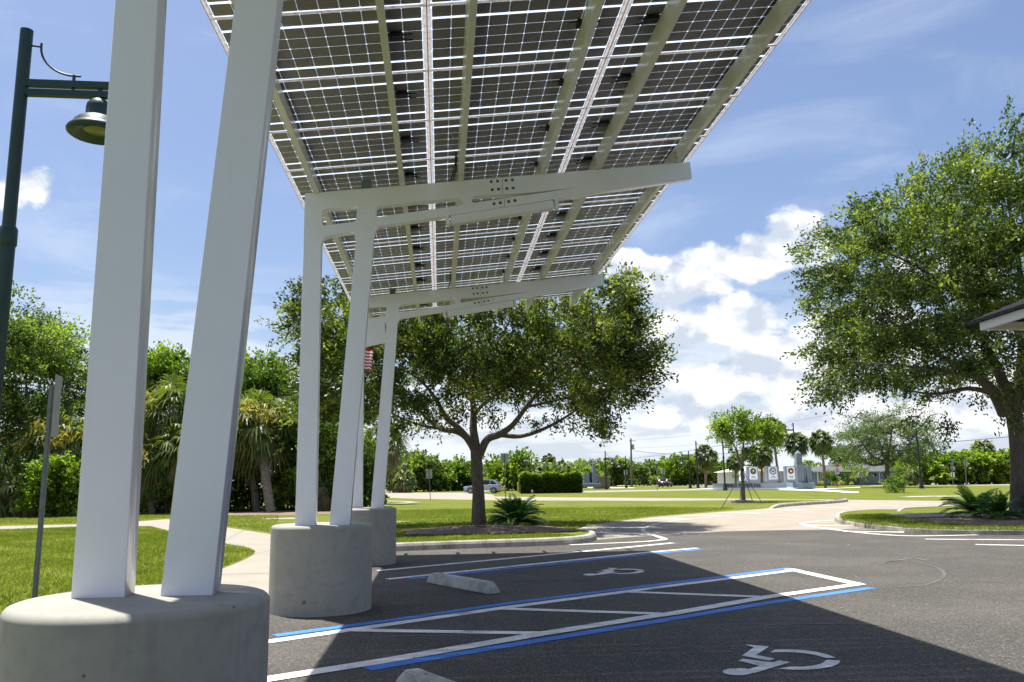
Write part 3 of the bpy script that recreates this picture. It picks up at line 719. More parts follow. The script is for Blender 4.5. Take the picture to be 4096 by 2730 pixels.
gl = G([(-40, 1222), (0, 1219), (170, 1213), (305, 1212), (346, 1212), (381, 1221), (440, 1234), (504, 1249), (527, 1254), (571, 1262), (584, 1268), (578, 1275), (540, 1293), (496, 1311), (440, 1328), (380, 1352), (100, 1420), (-60, 1440)])
gl2 = G([(-40, 1207), (160, 1204), (300, 1198), (380, 1191), (520, 1209), (618, 1224), (640, 1200), (640, 1182), (500, 1186), (380, 1180), (160, 1184), (-40, 1190)])
gm = [Vector((-2, 19.3, 0)), Vector((2.9, 21.4, 0))] + G([(1325, 1222), (1325, 1214), (1385, 1200), (1494, 1187), (1600, 1178), (1651, 1174), (1690, 1168), (1494, 1166), (1180, 1168), (965, 1172), (835, 1174)])
kin = [gp(x, y) + Vector((-.1, .22, 0)) for x, y in [(911, 1268), (1078.6, 1261.6), (1262, 1255), (1340, 1249.5)]]
gk = kin + [q + Vector((-.6, 1.3, 0)) for q in reversed(kin)]
gi = G([(1930, 1192), (1940, 1199), (1995, 1208), (2087, 1217), (2156, 1221), (2353, 1223), (2353, 1214), (2180, 1208), (2100, 1196), (2030, 1184), (1950, 1186)], .13)
grass('grass', [(gl, 330, 0), (gl2, 90, 0), (gm, 150, 0), (gk, 420, .145), (gi, 300, .158)], 3, .055, 5)

# ---------------------------------------------------------------- painted markings
def line(pts, w, m='white_paint', z=.012, name='painted_line'):
    b = MB(); strip([gp(*q) for q in pts], w, z, b); return tag(b.build(name, m), kind='structure')
line([(631, 1464), (907, 1427), (1160, 1390), (1494, 1348), (1816, 1307.5)], .145, 'blue_paint')
line([(590, 1481), (623, 1476.6), (907, 1435.8), (1160, 1399), (1494, 1354.5), (1826, 1312)], .16)
line([(1813, 1309.5), (1972, 1345)], .19, z=.013)
line([(1978, 1344.2), (1767, 1374), (1545, 1413), (1494, 1420), (1239, 1461), (867.5, 1525), (621, 1564), (560, 1574)], .175, z=.014)
line([(843, 1541), (1160, 1488), (1494, 1433.5), (1768, 1387.5), (2003, 1353)], .145, 'blue_paint')
line([(800, 1451), (1239, 1458.5)], .15, z=.013); line([(1140, 1401), (1520, 1413.5)], .15, z=.013); line([(1440, 1362.5), (1745, 1374)], .15, z=.013)
line([(869, 1313.4), (1494, 1254.2), (1547, 1249)], .16)
line([(891, 1333), (1494, 1270.5), (1602, 1261.2)], .16); line([(942, 1332.6), (1494, 1274.4), (1614, 1264.2)], .145, 'blue_paint')
for i_, (pp, w_) in enumerate([([(2010, 1300), (2080, 1290), (2150, 1305), (2170, 1325), (2130, 1345), (2060, 1352)], .05), ([(2040, 1296), (2095, 1284), (2130, 1290)], .09), ([(1750, 1440), (1900, 1436), (2020, 1438)], .06), ([(1180, 1337), (1310, 1330), (1400, 1327)], .07)]):
    sl_ = smoothline([Vector((x, y, 0)) for x, y in pp], 6); line([(q.x, q.y) for q in sl_], w_, 'scuff', .0115, 'tyre_scuff')
hook = smoothline([Vector((x, y, 0)) for x, y in [(1310, 1253.5), (1417.7, 1249), (1485, 1245.5), (1518, 1242.5), (1527, 1240), (1520, 1237), (1503, 1231.5), (1484, 1225), (1477.6, 1219), (1483, 1213), (1500, 1207.5), (1530, 1201), (1581, 1194.6), (1658, 1187), (1749, 1180.5), (1852, 1173.8), (1957, 1168.8), (2063, 1163.7), (2120, 1160.5), (2129, 1158.8), (2115, 1157.8), (2000, 1157)]], 5)
line([(q.x, q.y) for q in hook[:28]], .15); line([(q.x, q.y) for q in hook[27:]], .13, 'faded_paint')
for a, q in [((1327, 1223.5), (1503, 1230)), ((1337, 1214), (1478, 1213.6)), ((1494, 1193), (1581, 1194.6)), ((1567, 1185.8), (1658, 1187)), ((1654, 1179), (1747, 1180.6)), ((1757, 1172), (1851, 1173.8)), ((1863, 1166.4), (1957, 1168.8)), ((1946, 1161.6), (2063, 1163.7)), ((2160, 1170.6), (2245, 1168.6))]:
    line([a, q], .45, 'faded_paint', .0125)
cur = smoothline([Vector((x, y, 0)) for x, y in [(1918, 1196.7), (1875, 1199), (1850, 1202), (1844, 1205.5), (1863, 1211), (1939, 1221), (2017.6, 1229), (2087, 1232.7), (2156, 1232.4), (2246, 1230.6)]], 5)
line([(q.x, q.y) for q in cur], .17)
line([(1856, 1202.5), (1906, 1202)], .2, 'faded_paint', .0125); line([(1850, 1208), (1962, 1210)], .22, 'white_paint', .0125); line([(1939, 1222), (2078, 1224.5)], .3, 'white_paint', .0125)
line([(2126, 1240.4), (2353, 1242), (2600, 1244)], .16); line([(2241.7, 1253), (2353, 1255), (2600, 1259)], .16)

def symbol(f, label, ellipse):
    from mathutils.geometry import tessellate_polygon
    b = MB()
    for poly in f:
        vs = [gp(x, y, .013) for x, y in poly]
        b.add(vs, [tuple(t) for t in tessellate_polygon([vs])])
    (cx, cy, rx, ry) = ellipse
    vs = [gp(cx + rx * math.cos(a), cy + ry * math.sin(a), .0135) for a in np.linspace(0, 2 * math.pi, 28, endpoint=False)]
    b.add(vs, [tuple(range(28))])
    for i, q in enumerate(b.f):
        n_ = (Vector(b.v[q[1]]) - Vector(b.v[q[0]])).cross(Vector(b.v[q[2]]) - Vector(b.v[q[0]]))
        if n_.z < 0: q.reverse()
    o = b.build('wheelchair_symbol', 'white_paint'); return tag(o, label, 'pavement marking', 'wheelchair symbols painted in the parking bays')
def K1(l): return [(1436.25 + .38968 * x, 1120.3 + .38968 * y) for x, y in l]
symbol([K1([(710, 927), (850, 938), (775, 988), (885, 1010), (850, 1022), (690, 992), (760, 943)]),
        K1([(695, 1011), (840, 1028), (880, 1030), (905, 1020), (975, 1031), (885, 1058), (758, 1096), (715, 1076), (795, 1052), (668, 1022)]),
        K1([(855, 973), (882, 957), (940, 955), (1000, 957), (1075, 962), (1130, 970), (1195, 986), (1245, 1005), (1185, 1006), (1120, 988), (1065, 979), (1000, 973), (930, 972)]),
        K1([(1190, 1017), (1270, 1020), (1260, 1040), (1220, 1056), (1150, 1069), (1060, 1076), (980, 1075), (905, 1069), (975, 1057), (1050, 1058), (1110, 1051), (1160, 1038)])],
       'large white wheelchair symbol painted on the near parking bay', (1436.25 + .38968 * 665, 1120.3 + .38968 * 1087, 35, 8.0))
def K2(l): return [(1263.9 + .17093 * x, 1206.4 + .17093 * y) for x, y in l]
symbol([K2([(775, 579), (920, 582), (850, 608), (862, 628), (770, 636), (685, 612), (800, 590)]),
        K2([(622, 630), (740, 631), (850, 636), (935, 632), (840, 648), (650, 672), (590, 664), (700, 642)]),
        K2([(885, 603), (940, 593), (1020, 590), (1130, 593), (1220, 600), (1275, 612), (1190, 613), (1120, 604), (1010, 600), (940, 603)]),
        K2([(1190, 618), (1275, 620), (1240, 638), (1150, 652), (1040, 659), (920, 660), (820, 655), (920, 650), (1040, 648), (1130, 638)])],
       'small white wheelchair symbol painted on the far parking bay beyond the wheel stop', (1263.9 + .17093 * 540, 1206.4 + .17093 * 668, 16.3, 2.2))

rng = np.random.default_rng(77); n = 700
P = np.c_[rng.uniform(-1.2, 14, n), rng.uniform(3, 19.5, n), np.full(n, .016)]; P[:150, 0] = rng.uniform(-.9, 3.6, 150); P[:150, 1] = 17.0 + P[:150, 0] * .52 + rng.uniform(.0, .5, 150)
P = P[(P[:, 1] < 17.2 + P[:, 0] * .5) | (np.arange(n) < 150)]; n = len(P)
d_ = np.c_[rng.normal(0, 1, (n, 2)), rng.uniform(0, .25, n)]; B_ = unit(np.cross(unit(d_), np.tile([0, 0, 1.], (n, 1)))); L_ = rng.uniform(.02, .055, (n, 1)); d_ = unit(d_)
tag(quads_mesh('leaf_litter', np.stack([P, P + d_ * L_ * .5 + B_ * L_ * .25, P + d_ * L_, P + d_ * L_ * .5 - B_ * L_ * .25], 1), rng.uniform(0, 1, n), 'palm_dead'), kind='stuff')

# ================================================================ SOLAR CANOPY
TILT = math.radians(6.3231); CX = Vector((math.cos(TILT), 0, math.sin(TILT))); CN = Vector((-math.sin(TILT), 0, math.cos(TILT))); CY = Vector((0, 1, 0))
O = Vector((-1.75517, 5.98652, 3.50789 + 1.38)); L = 1.65494
canopy = empty('solar_canopy', (-1.3, 9.4, 0), 'white steel solar carport canopy, tilted see-through panels on leaning twin posts', 'solar canopy')
def cpt(u, v, nn=0): return O + CX * u + CY * v + CN * nn
CL_ = parent_loc(canopy)
# one panel mesh, shared
def panel_mesh():
    b = MB(); w_, h_ = L, 1.05
    def P(u, v, z): return (u * CX.x - z * math.sin(TILT), v, u * CX.z + z * math.cos(TILT))
    T = .008; g = .011; ge = .030
    b.add([P(ge, g, T), P(w_ - ge, g, T), P(w_ - ge, h_ - g, T), P(ge, h_ - g, T)], [(0, 1, 2, 3)], 0)
    b.add([P(ge, g, 0), P(w_ - ge, g, 0), P(w_ - ge, h_ - g, 0), P(ge, h_ - g, 0)], [(3, 2, 1, 0)], 1)
    def bar(u0, u1, v0, v1, z0, z1, mi):
        vs = [P(u, v, z) for z in (z0, z1) for u, v in ((u0, v0), (u1, v0), (u1, v1), (u0, v1))]
        b.add(vs, [(0, 3, 2, 1), (4, 5, 6, 7), (0, 1, 5, 4), (1, 2, 6, 5), (2, 3, 7, 6), (3, 0, 4, 7)], mi)
    bar(0, w_, 0, g, -.003, .011, 3); bar(0, w_, h_ - g, h_, -.003, .011, 3)
    bar(0, ge, g + .0005, h_ - g - .0005, -.002, .010, 3); bar(w_ - ge, w_, g + .0005, h_ - g - .0005, -.002, .010, 3)
    # dark-edged clamp line
    bar(0, .0035, .0, h_, -.006, -.0032, 4); bar(w_ - .0035, w_, .0, h_, -.006, -.0032, 4)
    vrow = []; v = .0215
    for i in range(6):
        vrow.append(v); v += .155 + (.030 if i in (0, 4) else .0020)
    cs = .1558; du = (w_ - 2 * .042 - .1558) / 9; ch = .008
    for i in range(10):
        for j in range(6):
            u0 = .042 + i * du; v0 = vrow[j]; u1 = u0 + cs; v1 = v0 + .155
            b.add([P(x, y, .004) for x, y in ((u0 + ch, v0), (u1 - ch, v0), (u1, v0 + ch), (u1, v1 - ch), (u1 - ch, v1), (u0 + ch, v1), (u0, v1 - ch), (u0, v0 + ch))], [tuple(reversed(range(8)))], 2)
    for s_ in (.033, w_ - .037):                                   # silver bus strips at the two short ends
        for a0, a1 in ((.05, .33), (.36, .69), (.72, 1.0)): bar(s_, s_ + .004, a0, a1, .0025, .0033, 5)
    me = bpy.data.meshes.new('solar_panel'); me.from_pydata(b.v, [], b.f); me.update()
    for q in ('panel_glass_top', 'panel_glass_bottom', 'cell', 'gasket', 'rust', 'black_plastic'): me.materials.append(MATS[q])
    for p_, mi in zip(me.polygons, b.m): p_.material_index = mi
    return me
PM = panel_mesh()
def jbox_mesh(kind):
    b = MB()
    def Pc(u, v, z): return Vector((u * CX.x - z * math.sin(TILT), v, u * CX.z + z * math.cos(TILT)))
    u0 = {0: 1.345, 1: 1.27, 2: .215}[kind]; sg = {0: 1, 1: 1, 2: -1}[kind]
    c_ = Pc(u0 + .05, .40, -.012); b.box(c_, (.105, .11, .024), X=CX, Y=CY, Z=CN)
    b.box(Pc(u0 + .05, .40, -.027), (.085, .085, .008), X=CX, Y=CY, Z=CN)
    for k, vv in enumerate((.365, .435)):
        b.tube([Pc(u0 + .05 + sg * .04, vv, -.02), Pc(u0 + .05 + sg * .09, vv, -.024)], .009, 6)
        cc = (u0 + .05 + sg * .105, vv + (.01 if k else -.012)); pts = []
        for q in range(13):
            a = math.pi + q / 12 * 5.0
            pts.append(Pc(cc[0] + math.cos(a) * .030 * -sg * -1, cc[1] + math.sin(a) * .022, -.028 - .012 * math.sin(a * .5)))
        b.tube(pts, .0045, 5)
    b.tube([Pc(u0 + .05 + sg * .03, .36, -.02), Pc(u0 - sg * .02, .33, -.03), Pc(u0 - sg * .08, .36, -.02)], .005, 5)
    me = bpy.data.meshes.new('junction_box'); me.from_pydata(b.v, [], b.f); me.update(); me.materials.append(MATS['black_plastic']); return me
JM = [jbox_mesh(k) for k in range(3)]
ROW0, ROW1 = -15, 11
for k in range(ROW0, ROW1):
    for j in range(3):
        o = bpy.data.objects.new('solar_panel', PM); sc.collection.objects.link(o); o.parent = canopy
        o.location = cpt(j * L, k * 1.05) - CL_
        q = bpy.data.objects.new('junction_box', JM[j]); sc.collection.objects.link(q); q.parent = o
for uc in (.298, 1.299, 1.994, 2.987, 3.674, 4.667):
    b = MB(); v0 = ROW0 * 1.05 + .1; ve = 11.55
    z0, z1 = -.187, -.008; hw = .030
    vs = [cpt(uc + a, v, z) for v, z in ((v0, z0), (v0, z1)) for a in (-hw, hw)] + [cpt(uc + a, v, z) for v, z in ((ve + .42, z0), (ve + .12, z1)) for a in (-hw, hw)]
    b.add(vs, [(0, 1, 3, 2), (4, 6, 7, 5), (0, 4, 5, 1), (2, 3, 7, 6), (0, 2, 6, 4), (1, 5, 7, 3)])
    pu = b.build('purlin', 'purlin_steel', canopy, bevel=.004)
    for yf in (9.415, 14.962):                                       # cleats that bolt it to the beams
        v = yf - O.y; bb = MB()
        bb.box(cpt(uc - hw - .004, v - .01, -.11), (.006, .13, .14), X=CX, Y=CY, Z=CN)
        for dv in (-.045, .0):
            for dn in (-.145, -.085): bb.tube([cpt(uc - hw - .012, v + dv - .02, dn), cpt(uc - hw - .004, v + dv - .02, dn)], .009, 6, 1)
        bb.build('purlin_cleat', ['purlin_steel', 'bolt_steel'], pu)
b = MB(); b.tube([cpt(1.955, 3.1, -.01), cpt(1.945, 3.3, -.08), cpt(1.90, 3.42, -.17)], .010, 6); b.build('cable', 'black_plastic', canopy)
b = MB(); b.tube([cpt(1.94, 3.0, -.02), cpt(1.93, 3.3, -.06), cpt(1.87, 3.43, -.175)], .008, 6); b.build('cable', 'black_plastic', canopy)
b = MB(); b.tube([cpt(1.955, 8.5, -.01), cpt(1.94, 8.8, -.08), cpt(1.91, 8.95, -.17)], .010, 6)
b.build('cable', 'black_plastic', canopy)

def fillet(poly, r, n=4):
    out = []; m = len(poly)
    for i in range(m):
        p = Vector(poly[i]); a = Vector(poly[i - 1]) - p; c_ = Vector(poly[(i + 1) % m]) - p
        rr = min(r, a.length * .45, c_.length * .45)
        if rr <= 0: out.append(p); continue
        A = p + a.normalized() * rr; Bq = p + c_.normalized() * rr
        for k in range(n + 1):
            t = k / n; out.append(A * (1 - t) ** 2 + p * 2 * t * (1 - t) + Bq * t * t)
    return out
FY = [3.831, 9.415, 14.962]; BZ = [.909, .935, .955]; TH = .125
def frame(i):
    yf = FY[i]; bz = BZ[i] - .04
    outer = [(-1.576, 4.733), (3.055, 5.222), (3.07, 5.022), (1.758, 4.788), (1.403, 4.719), (.081, 4.485), (-.765, 4.342), (-.985, bz), (-1.208, bz), (-.968, 4.289), (-1.376, 4.209), (-1.352, bz), (-1.576, bz)]
    o1 = []
    for q in range(len(outer)):
        if q in (6, 9, 10): o1 += fillet([outer[q - 1], outer[q], outer[q + 1]], .09)[5:10]
        else: o1.append(Vector(outer[q]))
    holes = [fillet([(-1.372, 4.541), (-.967, 4.588), (-.981, 4.400), (-1.373, 4.342)], .045), fillet([(-.751, 4.595), (.263, 4.718), (.270, 4.625), (-.755, 4.456)], .045),
             fillet([(.370, 4.736), (1.068, 4.790), (1.66, 4.868), (.376, 4.650)], .035)]
    cu = bpy.data.curves.new('support_frame', 'CURVE'); cu.dimensions = '2D'; cu.fill_mode = 'BOTH'; cu.extrude = TH / 2 - .004; cu.bevel_depth = .004; cu.bevel_resolution = 1; cu.offset = -.004
    for poly in [o1] + holes:
        s = cu.splines.new('POLY'); s.points.add(len(poly) - 1); s.use_cyclic_u = True
        for pt, q in zip(s.points, poly): pt.co = (q[0], q[1], 0, 1)
    co = bpy.data.objects.new('tmp', cu); sc.collection.objects.link(co)
    dg = bpy.context.evaluated_depsgraph_get(); me = bpy.data.meshes.new_from_object(co.evaluated_get(dg))
    bpy.data.objects.remove(co)
    rotm = Matrix(((1, 0, 0, 0), (0, 0, -1, yf + TH / 2), (0, 1, 0, 0), (0, 0, 0, 1))); tr = Matrix.Translation(-CL_)
    me.transform(tr @ rotm); me.materials.clear(); me.materials.append(MATS['white_steel']); me.name = 'support_frame'
    o = bpy.data.objects.new('support_frame', me); sc.collection.objects.link(o); o.parent = canopy
    # splice bolts in two beams, splice line, light fitting, small box
    for rows in [((.607, 4.920), (.862, 4.947)), ((.619, 4.819), (.870, 4.846)), ((.638, 4.644), (.889, 4.689))]:
        (xa, za), (xb, zb) = rows
        for t in (0, .30, .70, 1):
            x = xa + (xb - xa) * t; z = za + (zb - za) * t; mb = MB()
            mb.lathe((0, 0, 0), [(.0, .010), (.010, .010), (.011, .003), (.018, .003), (.019, 0)], 12)
            mb.v = [(x + q[0], yf - q[2], z + q[1]) for q in mb.v]; mb.f = [list(reversed(f)) for f in mb.f]
            mb.build('splice_bolt', 'bolt_steel', o)
    mb = MB()
    mb.box((.742, yf - .0005, 4.872), (.005, .003, .205)); mb.box((.764, yf - .0005, 4.668), (.005, .003, .105)); mb.build('splice_seam', 'groove', o)
    A = Vector((.090, yf + .05, 4.434)); Bq = Vector((1.392, yf + .05, 4.660)); X = (Bq - A).normalized(); Y = Vector((0, 1, 0)); Z = X.cross(Y)
    if i:
        mb = MB(); mb.box((A + Bq) / 2, ((Bq - A).length - .08, .115, .095), X=X, Y=Y, Z=Z); mb.box((A + Bq) / 2 - Z * .05, ((Bq - A).length - .1, .085, .008), X=X, Y=Y, Z=Z, mi=1)
        lf = mb.build('light_fitting', ['white_steel', 'lamp_clear'], o, bevel=.005)
        for e in (A, Bq):
            mb = MB(); mb.box(e, (.045, .130, .112), X=X, Y=Y, Z=Z); mb.build('end_cap', 'white_steel', lf, bevel=.006)
        mb = MB(); mb.box((-.872, yf + .055, 4.868), (.112, .05, .125)); mb.build('bracket_plate', 'pedestal_concrete' if 0 else 'galvanised', o, bevel=.012)
    if i == 2:
        mb = MB(); pl = [at(840, 745, yf), at(884, 738, yf), at(887, 786, yf), at(838, 797, yf)]
        mb.prism([(q.x, q.z) for q in pl], lambda q: Vector((q[0], yf + .01, q[1])), lambda q: Vector((q[0], yf + .11, q[1]))); mb.f = [list(reversed(f)) for f in mb.f]
        mb.build('electrical_box', 'white_steel', o, bevel=.008)
    return o
for i in range(3): frame(i)

PEDN = ['nearest round concrete pedestal under the leaning posts, cut by the left edge', 'middle round concrete pedestal beside the wheel stop', 'farthest round concrete pedestal, partly hidden behind the middle one']
for i, (cx_, cy_, r_) in enumerate([(-1.27, 3.82, .525), (-1.32, 9.72, .56), (-1.28, 15.0, .52)]):
    b = MB(); h = BZ[i]
    prof = [(r_, -.05), (r_, h - .036), (r_, h - .032), (r_ - .003, h - .022), (r_ - .010, h - .012), (r_ - .019, h - .005), (r_ - .030, h - .001), (r_ - .034, h), (r_ - .05, h), (r_ * .5, h + .002), (0.0001, h + .002)]
    b.lathe((cx_, cy_, 0), prof, 96)
    sx = 1.0
    o = b.build('concrete_pedestal', 'pedestal_concrete', None, origin=(cx_, cy_, 0)); tag(o, PEDN[i], 'concrete pedestal', 'round concrete pedestals carrying the canopy')
    if i == 1:
        m_ = MB(); q = gp(700, 1385); 
        m_.lathe((0, 0, 0), [(.0, .004), (.018, .004), (.022, 0)], 9); a = R(-100); n_ = Vector((math.cos(a), math.sin(a), 0)); c_ = Vector((cx_, cy_, .16)) + n_ * (r_ + .001)
        m_.v = [tuple(c_ + Vector((-n_.y, n_.x, 0)) * q_[0] + Vector((0, 0, q_[1])) + n_ * q_[2]) for q_ in m_.v]
        m_.build('drain_hole', 'groove', o)

# ---------------------------------------------------------------- wheel stops
def wheel_stop(A, B_, label, z=.011):
    A = Vector((A.x, A.y, 0)); B_ = Vector((B_.x, B_.y, 0)); X = (B_ - A).normalized(); Y = Vector((-X.y, X.x, 0)); Lh = (B_ - A).length; b = MB()
    secs = [(0, .55), (.02, .62), (.10, 1), (Lh - .10, 1), (Lh - .02, .62), (Lh, .55)]; vs = []
    prof = [(-.092, 0), (-.088, .035), (-.058, .130), (-.050, .137), (.050, .137), (.058, .130), (.088, .035), (.092, 0)]
    for s, k in secs:
        for y, zz in prof: vs.append(A + X * s + Y * y * (.82 + .18 * k) + Vector((0, 0, z + zz * (k if zz > .05 else 1))))
    m = len(prof)
    b.add(vs, [(i * m + k, (i + 1) * m + k, (i + 1) * m + (k + 1) % m, i * m + (k + 1) % m) for i in range(len(secs) - 1) for k in range(m)] + [tuple(range(m)), tuple(reversed(range((len(secs) - 1) * m, len(secs) * m)))])
    t = b.build('wheel_stop', 'stop_concrete', None, bevel=.008, origin=A); tag(t, label, 'wheel stop', 'concrete wheel stops in the parking bays')
    for s in (.30, Lh - .30):
        m_ = MB(); m_.lathe(A + X * s + Vector((0, 0, z + .137)), [(.014, .0), (.012, .003), (0, .003)], 10); m_.build('pin_hole', 'groove', t)
    return t
s1 = gp(992, 1340); s2 = gp(1136, 1367); wheel_stop(s1, s2, 'concrete wheel stop lying in front of the middle pedestal, whole in view')
s3 = gp(930, 1584); dirs = (s2 - s1).normalized(); wheel_stop(s3, s3 + dirs * (s2 - s1).length, 'concrete wheel stop cut off by the bottom edge of the picture')

# ================================================================ TREES
# big live oak on the turf behind the kerb
oakY = 26.8
oak_l = [(x - 26 if x > 1380 else x, y, a_, b_) for x, y, a_, b_ in [(730,715,75,60),(795,675,55,40),(690,765,45,45),(775,815,90,70),(705,850,45,45),(850,750,90,65),(760,915,80,55),(860,880,100,75),(900,960,75,45),(700,945,45,40),(985,810,110,85),(965,725,95,60),(1080,755,110,70),(1085,850,110,70),
 (1075,925,80,35),(1180,735,100,60),(1200,820,110,80),(1195,890,100,50),(1300,745,110,60),(1320,830,110,75),(1300,905,100,50),(1395,715,85,50),(1430,680,55,28),(1420,780,100,70),(1460,840,75,65),(1400,910,80,55),(1370,975,60,35),(1435,950,45,50),
 (1505,815,45,50),(1480,740,55,45),(1310,965,55,22),(990,945,70,45),(1500,880,40,40),(1325,1000,16,14),(1250,950,45,22),(1205,925,55,30),(1150,950,40,25)]]
oak_limbs = [[(1101,1212,0,.24),(1099,1130,0,.185),(1095,1060,0,.18),(1096,1035,0,.20)],
 [(1093,1040,0,.13),(1075,1008,.2,.12),(1050,992,.5,.10),(1010,985,.9,.075),(975,955,1.3,.05),(930,915,1.6,.03)],
 [(1088,1030,0,.12),(1060,990,-.3,.10),(1025,960,-.8,.075),(1000,915,-1.2,.055),(960,870,-1.8,.03),(900,840,-2.2,.015)],
 [(1096,1040,0,.14),(1088,990,.1,.13),(1088,940,.2,.10),(1084,890,0,.085),(1095,830,-.2,.06),(1100,770,-.3,.035),(1090,710,-.3,.015)],
 [(1087,960,.1,.07),(1110,930,-.4,.055),(1150,900,-.9,.035),(1200,860,-1.4,.015)],
 [(1102,1045,0,.14),(1120,1010,-.1,.12),(1150,998,-.3,.11),(1180,975,-.6,.085),(1210,935,-1.,.07),(1250,890,-1.5,.05),(1310,850,-2.,.03),(1370,810,-2.4,.015)],
 [(1150,1000,-.3,.08),(1195,1003,.3,.07),(1240,990,.8,.06),(1290,965,1.2,.045),(1350,925,1.6,.03),(1410,890,2.,.015)],
 [(1085,900,0,.05),(1040,860,.5,.04),(1020,800,.8,.03),(1010,740,.9,.015)],
 [(1095,840,0,.06),(1140,790,.4,.05),(1170,740,.6,.035),(1195,700,.8,.015)],
 [(1010,985,.9,.05),(960,975,.5,.04),(900,950,.3,.03),(830,900,.2,.02),(760,850,.2,.01)],
 [(1210,935,-1,.05),(1280,920,-1.5,.035),(1340,900,-2,.02),(1420,860,-2.4,.01)]]
pb = gp(1101, 1212)
tree('live_oak', pb, oak_limbs, oak_l, pb.y, 3.7, 128000, .135, 'oak_leaf', 11, 'broad spreading oak with a low fork on the turf behind the kerb', tw=200, twr=.008, per=16, twig=.46, wid=.44, hollow=.36, clump=10, spread=.52)
# oak at the right edge
pr = gp(2345, 1190, .13)
ro_l = [(1925,520,62,52),(1898,600,60,60),(1915,690,68,65),(1895,775,60,55),(1882,850,52,40),(2010,480,75,60),(2005,590,90,80),(2000,700,90,80),(1995,800,90,70),(1960,880,75,35),(2090,410,55,45),(2105,500,90,75),(2110,620,90,80),(2100,740,90,80),
 (2080,840,90,50),(2165,360,55,50),(2205,460,90,75),(2210,600,90,80),(2200,720,90,80),(2180,830,90,45),(2205,945,60,26),(2290,350,70,60),(2320,470,90,80),(2320,590,90,80),(2320,710,90,80),(2300,820,90,60),(2430,380,90,80),(2430,520,90,90),(2430,680,90,90),(2450,830,90,70),(2260,880,60,40),
 (1850,575,30,10),(1842,690,26,10),(1850,905,30,10),(2120,330,14,35),(2045,440,20,40),(2240,320,14,30)]
ro_limbs = [[(2350,1195,0,.29),(2343,1080,0,.245),(2336,990,0,.23),(2328,945,0,.24)],
 [(2308,950,0,.2),(2285,905,-.3,.17),(2250,870,-.6,.13),(2200,840,-1.,.09),(2130,800,-1.5,.06),(2050,740,-2,.03),(1980,700,-2.3,.012)],
 [(2285,905,-.3,.10),(2225,893,.4,.07),(2160,905,.9,.05),(2100,900,1.2,.03),(2030,880,1.5,.012)],
 [(2318,955,0,.2),(2305,880,.2,.17),(2270,800,.4,.13),(2240,700,.6,.09),(2200,600,.7,.06),(2160,500,.8,.03),(2130,400,.8,.012)],
 [(2325,955,0,.2),(2345,880,0,.18),(2350,780,.2,.14),(2345,640,.3,.09),(2320,480,.3,.05),(2300,370,.3,.015)],
 [(2330,950,0,.18),(2380,900,-.3,.15),(2420,840,-.6,.10),(2470,740,-1,.05)],
 [(2240,700,.6,.06),(2150,640,-.5,.045),(2060,590,-1.4,.03),(1960,560,-2,.012)],
 [(2250,870,-.6,.07),(2150,850,-1.8,.05),(2060,840,-2.6,.03),(1950,830,-3,.012)]]
tree('live_oak', pr, ro_limbs, [(x + 32, y + (22 if y < 420 else 6), a, b) for x, y, a, b in ro_l], pr.y, 4.0, 175000, .130, 'oak_leaf_olive', 23, 'tall dense oak on the kerbed island at the right edge', tw=140, twr=.007, per=16, twig=.46, wid=.44, hollow=.36, clump=10, spread=.52)
# staked young tree
py = gp(1708, 1154)
yt_l = [(1660,980,26,22),(1640,965,14,14),(1690,962,32,20),(1690,1000,34,22),(1730,990,34,26),(1765,1000,26,22),(1765,1025,18,14),(1700,1030,26,18),(1725,1040,20,22),(1655,1000,20,16),(1740,965,22,10)]
yt = tree('young_tree', py, [[(1710,1154,0,.13),(1707,1110,0,.11),(1705,1085,0,.10),(1706,1060,0,.09),(1707,1030,0,.06),(1712,1000,0,.03)],[(1705,1082,0,.07),(1697,1055,.2,.06),(1690,1030,.3,.05),(1670,1000,.4,.02)],[(1706,1062,0,.06),(1722,1035,-.2,.04),(1738,1005,-.3,.02)]],
     yt_l, py.y, 1.3, 9000, .17, 'bright_leaf', 31, 'slim young tree held up by black guy straps in front of the memorial', bark='pale_bark', tw=60, twr=.012, per=10, twig=.4, wid=.5, hollow=.5)
tie = at(1706, 1080, py.y)
for (x, y) in [(1659, 1166), (1731, 1157), (1753, 1159), (1700,1150)]:
    q = gp(x, y); m_ = MB(); m_.tube([tie, tie.lerp(q, .12) + Vector((0, 0, -.04)), tie.lerp(q, .6) + Vector((0, 0, -.05)), q], .022, 5); m_.build('guy_strap', 'strap', yt)
m_ = MB(); m_.lathe(tie - Vector((0, 0, .08)), [(.11, 0), (.12, .03), (.12, .13), (.11, .16)], 12); m_.build('trunk_tie', 'strap', yt)

# left thicket: broadleaf trees behind, fan palms and shrubs in front
def bush(name, x, yb, lobes, n, size, leaf, seed, label, cat='tree', group=None, depth=1.5, dY=0, stem=.12, Yf=None, **kw):
    p = gp(x, yb); Y = Yf if Yf else p.y + dY; base = Vector((at(x, yb, Y).x, Y, 0))
    y0 = min(l[1] for l in lobes); sc_ = Y / FPX
    top = [x, sum(l[1] for l in lobes) / len(lobes)]
    lim = [[(x, yb, 0, stem), (x + 2, (yb + top[1]) / 2, 0, stem * .8), (x, top[1], 0, stem * .4)]]
    for l in lobes[:5]: lim.append([(x + 2, (yb + top[1]) / 2, 0, stem * .6), ((x + l[0]) / 2, (yb * .4 + l[1] * .6), 0, stem * .45), (l[0], l[1], 0, stem * .15)])
    return tree(name, base, lim, lobes, Y, depth, n, size, leaf, seed, label, cat, group, **kw)
GT = 'trees and shrubs of the thicket on the left'
